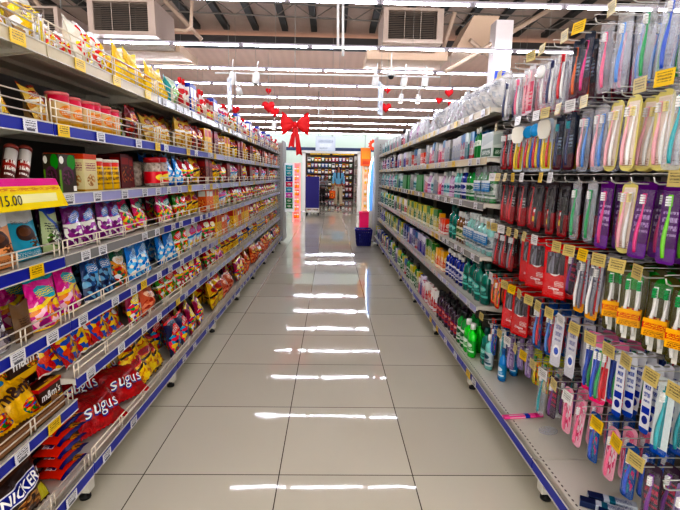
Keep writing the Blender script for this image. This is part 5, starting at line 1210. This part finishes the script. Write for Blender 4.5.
# ------------------------------------------------------------------ hanging things
redg = plain('red glitter cloth', (206, 14, 24), .45, bump=.5, scale=90, var=.2)
def bow(loc, W_b, H_b):
    e = link('hanging_bow', None, None, loc); tag(e, 'large glittery red ribbon bow hanging over the end of the sweets shelving', 'bow')
    for sd in (-1, 1):
        def lobe(u, v, side=1):
            hw = .08 + .62*(u**.75)*(1 if u < .9 else .97)
            z = (v-.5)*2*hw*H_b*.45 + .03*H_b*u
            y = -side*(.10*math.sin(PI*min(1, u*1.02))**.7 + .012*math.sin(v*22+u*3)) * W_b * (1-abs(2*v-1)**4)**.5
            return (sd*(.04+.46*u + .03*math.cos((v-.5)*5)*u)*W_b, y, z)
        mb = MB(); mb.grid(lambda u, v: lobe(u, v, 1), 12, 14, flip=sd < 0); mb.grid(lambda u, v: lobe(u, v, -1), 12, 14, flip=sd > 0)
        link('loop', mb.mesh('loop', [redg]), e)
        t_ = MB()
        L_ = H_b*(.62 if sd < 0 else .82)
        def tl(u, v):
            z = -v*L_ - (.05*H_b*abs(2*u-1) - .05*H_b if v > .99 else 0) + (0 if v < .99 else -.0)
            return (sd*(.02 + .13*v)*W_b + (u-.5)*(.10+.12*v)*W_b, .01*math.sin(v*7+u*4) + .015*math.cos(u*PI*3)*v, z)
        t_.grid(tl, 6, 12); t_.grid(lambda u, v: tuple(Vector(tl(u, v)) + Vector((0, .006, 0))), 6, 12, flip=True)
        link('tail', t_.mesh('tail', [redg]), e)
    k_ = MB().lathe([(.02, -.075*H_b), (.06*W_b, -.06*H_b), (.08*W_b, 0), (.06*W_b, .06*H_b), (.02, .075*H_b)], 14)
    link('knot', k_.mesh('knot', [redg]), e)
    link('string', MB().tube([(0, 0, .05), (0, 0, 2.1)], .003, 4).mesh('string', [GREY]), e)
Yb = 8.3
a, b, c_ = at(281.5, 125, Yb), at(309, 125, Yb), at(296, 154, Yb)
bow(((a.x+b.x)/2, Yb, at(295, 124.5, Yb).z), b.x-a.x, (at(295, 124.5, Yb).z-c_.z)/.78)
redh = plain('red felt heart', (214, 20, 36), .6)
def heart(px, py, Y, w, label, m_=redh, tw=0):
    P = []
    for i in range(28):
        t_ = 2*PI*i/28; P.append((16*math.sin(t_)**3/32*w, (13*math.cos(t_)-5*math.cos(2*t_)-2*math.cos(3*t_)-math.cos(4*t_))/32*w))
    P.reverse()
    mb = MB(); n = len(P)
    mb.v = [(x_, -.012, z_) for x_, z_ in P] + [(x_, .012, z_) for x_, z_ in P] + [(x_*.6, -.045*w/.25, z_*.6) for x_, z_ in P] + [(x_*.6, .045*w/.25, z_*.6) for x_, z_ in P] + [(0, -.055*w/.25, 0), (0, .055*w/.25, 0)]
    for i in range(n):
        j = (i+1) % n
        mb.face((i, j, n+j, n+i), None, 0, True); mb.face((j, i, 2*n+i, 2*n+j), None, 0, True); mb.face((n+i, n+j, 3*n+j, 3*n+i), None, 0, True)
        mb.face((2*n+j, 2*n+i, 4*n), None, 0, True); mb.face((3*n+i, 3*n+j, 4*n+1), None, 0, True)
    p0 = at(px, py, Y)
    o = link('hanging_heart', mb.mesh('hanging_heart', [m_]), None, p0, (0, 0, tw)); tag(o, label, 'heart decoration')
    link('string', MB().tube([(0, 0, .3*w), (0, 0, .7)], .0025, 4).mesh('string', [GREY]), o)
heart(268.5, 106.5, 8.8, .24, 'larger red heart hanging beside the bow, upper one of a pair')
heart(274.5, 112, 8.6, .19, 'red heart hanging just below the larger one beside the bow', tw=.5)
heart(268.5, 91, 9.2, .12, 'small red heart hanging high above the bow', tw=.7)
heart(235, 109.5, 8.2, .17, 'red heart hanging close over the top shelf sweets by the narrow sign', tw=.4)
heart(387.5, 90.5, 9.2, .12, 'small red heart hanging above a wider one beside the white panel sign', tw=.3)
heart(386, 107.5, 9.0, .2, 'wide red heart hanging beside the white panel sign')
heart(449, 93, 9.0, .16, 'red heart hanging highest above the toiletries top shelf')
heart(439, 100.5, 9.3, .14, 'red heart hanging on its own above the wrapped packs', tw=.3)
heart(449.5, 104, 9.5, .13, 'red heart partly hidden, lowest above the wrapped packs', tw=1.0)
def panel_sign(px, py0, py1, Y, label, w=.36):
    a, b = at(px, py1, Y), at(px, py0, Y); h = b.z-a.z
    o = link('hanging_sign', MB().box(-.012, .012, -w/2, w/2, 0, h).mesh('hanging_panel', [design('panel print', (216, 222, 232), [('t', .5, .5, .4, .42, (150, 156, 176))], bump=0, vary=.03)]), None, (a.x, Y, a.z), (0, 0, .35 if px < 300 else -.3)); tag(o, label, 'sign', None)
    link('string', MB().tube([(0, 0, h), (0, 0, h+.9)], .003, 4).mesh('string', [GREY]), o)
panel_sign(230, 77, 111, 8.0, 'narrow white panel sign seen nearly edge on above the sweets shelving')
panel_sign(380, 83, 115, 8.6, 'narrow white panel sign seen nearly edge on above the toiletries end')
spm = plain('white spotlight', (226, 224, 222), .4); spe = plain('spotlight glow', (255, 250, 240), .3, emit=3)
def spot(px, py, Y, label, tilt=.3, lit=False):
    p0 = at(px, py, Y); e = link('track_spotlight', None, None, p0, (tilt, .1, 0)); tag(e, label, 'spotlight')
    link('head', MB().lathe([(.05, -.12), (.062, -.11), (.062, .05), (.04, .1)], 14).mesh('head', [spm]), e)
    link('lens', MB().lathe([(.0, -.124), (.048, -.122)], 14).mesh('lens', [spe if lit else GREY]), e)
    link('arm', MB().tube([(0, 0, .1), (0, 0, .22), (.0, .03, .3)], .01, 6).mesh('arm', [spm]), e)
spot(232.5, 77.5, 8.5, 'white track spotlight above the narrow sign on the sweets side'); spot(256, 77.5, 8.5, 'white track spotlight tilted, between the sign and the bow', -.2)
spot(239, 91, 9.5, 'white track spotlight turned sideways below the others', 1.2)
spot(375.5, 80, 8.8, 'white track spotlight leftmost over the toiletries end', .1); spot(404, 81, 8.8, 'fatter white lit spotlight over the toiletries end', .1, True); spot(425, 81, 8.8, 'white track spotlight rightmost over the toiletries end', -.2)
spot(401, 98, 12, 'small white spotlight glowing lower above the toiletries', .0, True); spot(418, 98.5, 12, 'small white spotlight glowing lower, beside the last light row', .0, True); spot(274, 125, 13, 'small white spotlight glowing just behind the bow', 0, True)
p0 = at(391, 76, 8.6); e = link('ceiling_camera', None, None, p0); tag(e, 'white dome camera hanging between the spotlights', 'camera')
link('housing', MB().lathe([(.02, .06), (.075, .05), (.08, 0), (.02, -.002)][::-1], 14).mesh('housing', [spm]), e); link('dome', MB().lathe([(.0, -.06), (.04, -.045), (.055, 0)], 14).mesh('dome', [BLACK]), e); link('arm', MB().tube([(0, 0, .05), (0, 0, .4)], .012, 6).mesh('arm', [spm]), e)
# light track
tag(link('lighting_track', MB().tube([at(215, 73, 8.5), at(440, 77, 8.7)], .015, 6).mesh('lighting_track', [spm])), 'thin white track carrying the row of spotlights', 'track')
# fan coil units
def fan_unit(px0, py0, px1, py1, Y, label, d=1.0):
    a, b = at(px0, py1, Y), at(px1, py0, Y); w, h = b.x-a.x, b.z-a.z
    e = link('air_unit', None, None, (a.x, Y, a.z)); tag(e, label, 'air conditioner')
    cas = plain('beige air unit casing', (178, 160, 148), .5)
    mb = MB(); t_ = .1*w
    mb.box(-t_, 0, 0, d, -t_*.7, h+t_*.5).box(w, w+t_*1.3, 0, d, -t_*.7, h+t_*.5).box(0, w, 0, d, h, h+t_*.5).box(0, w, 0, d, -t_*.7, 0).box(0, w, d-.05, d, 0, h)
    link('casing', mb.mesh('casing', [cas]), e)
    lv = MB(); n = 16
    for i in range(n):
        z = h*(i+.5)/n; lv.v += [(0, .02, z-.02), (w, .02, z-.02), (w, .07, z+.015), (0, .07, z+.015)]; q = len(lv.v)-4; lv.face((q, q+1, q+2, q+3))
    for i in range(4): lv.box(w*i/3-.008, w*i/3+.008, .015, .02, 0, h)
    link('grille', lv.mesh('grille', [plain('dark louvre', (150, 138, 128), .5)]), e)
    link('interior', MB().box(0, w, .3, .31, 0, h).mesh('interior', [plain('unit dark inside', (40, 36, 34), .7)]), e)
    hg = MB()
    for x_ in (-.05*w, w*1.05): hg.tube([(x_, .2, h), (x_, .2, h+1.2)], .012, 5)
    link('hanger', hg.mesh('hanger', [GREY]), e)
fan_unit(94, 2, 147, 30, 8.4, 'square louvred air unit hanging above the sweets shelving, fully in view')
fan_unit(388, 11, 438, 38.5, 8.9, 'square louvred air unit hanging above the toiletries side')
fan_unit(25, 8, 53, 40, 8.4, 'dark louvred air unit half hidden behind the top shelf snack bags')
# duct boards and column on the right
bm2 = plain('beige duct board', (204, 178, 154), .6)
a, b = at(367, 59, 9.6), at(448, 51, 9.6)
o = link('ceiling_duct', MB().box(0, b.x-a.x, 0, 1.2, 0, b.z-a.z).mesh('ceiling_duct', [bm2]), None, (a.x, 9.6, a.z)); tag(o, 'long flat beige duct below the air unit on the toiletries side', 'duct')
a, b = at(455, 50, 9.8), at(500, 16, 9.8)
o = link('ceiling_duct', MB().prism([(0, 0), (b.x-a.x-.25, 0), (b.x-a.x, b.z-a.z), (.35, b.z-a.z)], 0, 1.0).mesh('ceiling_duct', [bm2]), None, (a.x, 9.8, a.z)); tag(o, 'slanted beige duct box beside the white column', 'duct')
a, b = at(60, 43, 9.6), at(180, 52, 9.6)
o = link('ceiling_duct', MB().box(0, b.x-a.x, 0, 1.2, 0, a.z-b.z+.05).mesh('ceiling_duct', [bm2]), None, (a.x, 9.6, b.z)); tag(o, 'long flat beige duct below the air unit on the sweets side', 'duct')
a, b = at(491, 100, 8.9), at(514, 20, 8.9)
tag(link('column_1', MB().box(0, b.x-a.x, 0, b.x-a.x, 0, b.z).mesh('column_1', [plain('white column', (222, 214, 214), .6)]), None, (a.x, 8.9, 0)), kind='structure')
a, b = at(494, 85, 8.6), at(506, 71, 8.6)
o = link('blue_sign', MB().box(0, b.x-a.x, 0, .02, 0, b.z-a.z).mesh('blue_sign', [plain('blue sign', (20, 70, 200), .4)]), None, (a.x, 8.6, a.z)); tag(o, 'plain bright blue sign on the white column', 'sign')
# diagonal struts
stm = plain('beige strut', (190, 168, 150), .6)
for i, (x0, y0, x1, y1, Y, lb) in enumerate(((445, 72, 552, 8, 9.0, 'long diagonal beige roof strut crossing in front of the white column'), (20, -20, 66, 42, 9.5, 'diagonal strut behind the dark air unit'), (164, 0, 202, 40, 10.0, 'diagonal beige roof strut right of the first air unit'), (455, 12, 442, 52, 9.6, 'short steep strut beside the air unit on the toiletries side'), (470, 40, 495, 62, 9.6, 'short curved strut under the slanted duct'))):
    tag(link('roof_strut', MB().tube([at(x0, y0, Y), at(x1, y1, Y+.3)], .045, 6).mesh('roof_strut', [stm])), lb, 'strut')
o = link('ceiling_pipe', MB().tube([at(192, 0, 8.2), at(191, 27, 8.2), at(186, 31, 8.2), at(175, 30, 8.2)], .03, 7).mesh('drop_pipe', [stm])); tag(o, 'bent grey pipe dropping from the roof above the first light row', 'pipe')
for i, (x0, y1) in enumerate(((338, 47), (343, 56))):
    tag(link('ceiling_pipe', MB().tube([at(x0, -8, 8.0), at(x0, y1, 8.0)], .022, 6).mesh('drop_pipe', [spm])), ['thin vertical white pipe above the aisle centre', 'second thin vertical white pipe ending just below the light row'][i], 'pipe')



# ------------------------------------------------------------------ lights
HOUS = plain('lamp batten', (168, 162, 172), .5)
t = NT('lit fluorescent tube'); t.b.inputs['Base Color'].default_value = (1, 1, 1, 1); t.b.inputs['Emission Color'].default_value = lin((236, 240, 255)); t.b.inputs['Emission Strength'].default_value = 27
TUBE = t.m
hm = MB().box(-.615, .615, -.025, .025, .025, .055).box(-.615, -.575, -.022, .022, -.012, .03).box(.575, .615, -.022, .022, -.012, .03).mesh('housing', [HOUS])
tm = MB().tube([(-.575, 0, .005), (.575, 0, .005)], .0095, 8).mesh('tube', [TUBE])
wm = MB().tube([(0, 0, .07), (0, 0, 1.6)], .003, 4).mesh('suspension_wire', [GREY])
rows = [0.6, 2.6, 4.55, 6.5, 8.67, 10.5, 12.2, 14.1, 16.1, 18.2, 20.4, 22.8, 25.4, 28.2]
for r, Y in enumerate(rows):
    n = 14 if Y < 12 else 12
    x0 = -n*.62 + .2*((r*7) % 3)
    for i in range(n):
        o = link('ceiling_light', None, None, (x0 + i*1.24, Y, 3.6)); tag(o, f'slim white fluorescent tube light, {ORD[i]} along the {ORD[r]} hanging light row', 'light', 'rows of fluorescent tube lights')
        link('housing', hm, o); link('tube', tm, o)
        if i % 2 == 0: link('suspension_wire', wm, o)
w = bpy.data.worlds.new('world'); bpy.context.scene.world = w; w.use_nodes = True
w.node_tree.nodes['Background'].inputs[0].default_value = (1, .97, .92, 1); w.node_tree.nodes['Background'].inputs[1].default_value = 1.25
sc = bpy.context.scene
sc.view_settings.view_transform = 'Standard'; sc.view_settings.look = 'High Contrast'; sc.view_settings.exposure = .92
sc.cycles.use_denoising = True
sc.cycles.max_bounces = 6; sc.cycles.transparent_max_bounces = 12; sc.cycles.sample_clamp_indirect = 4
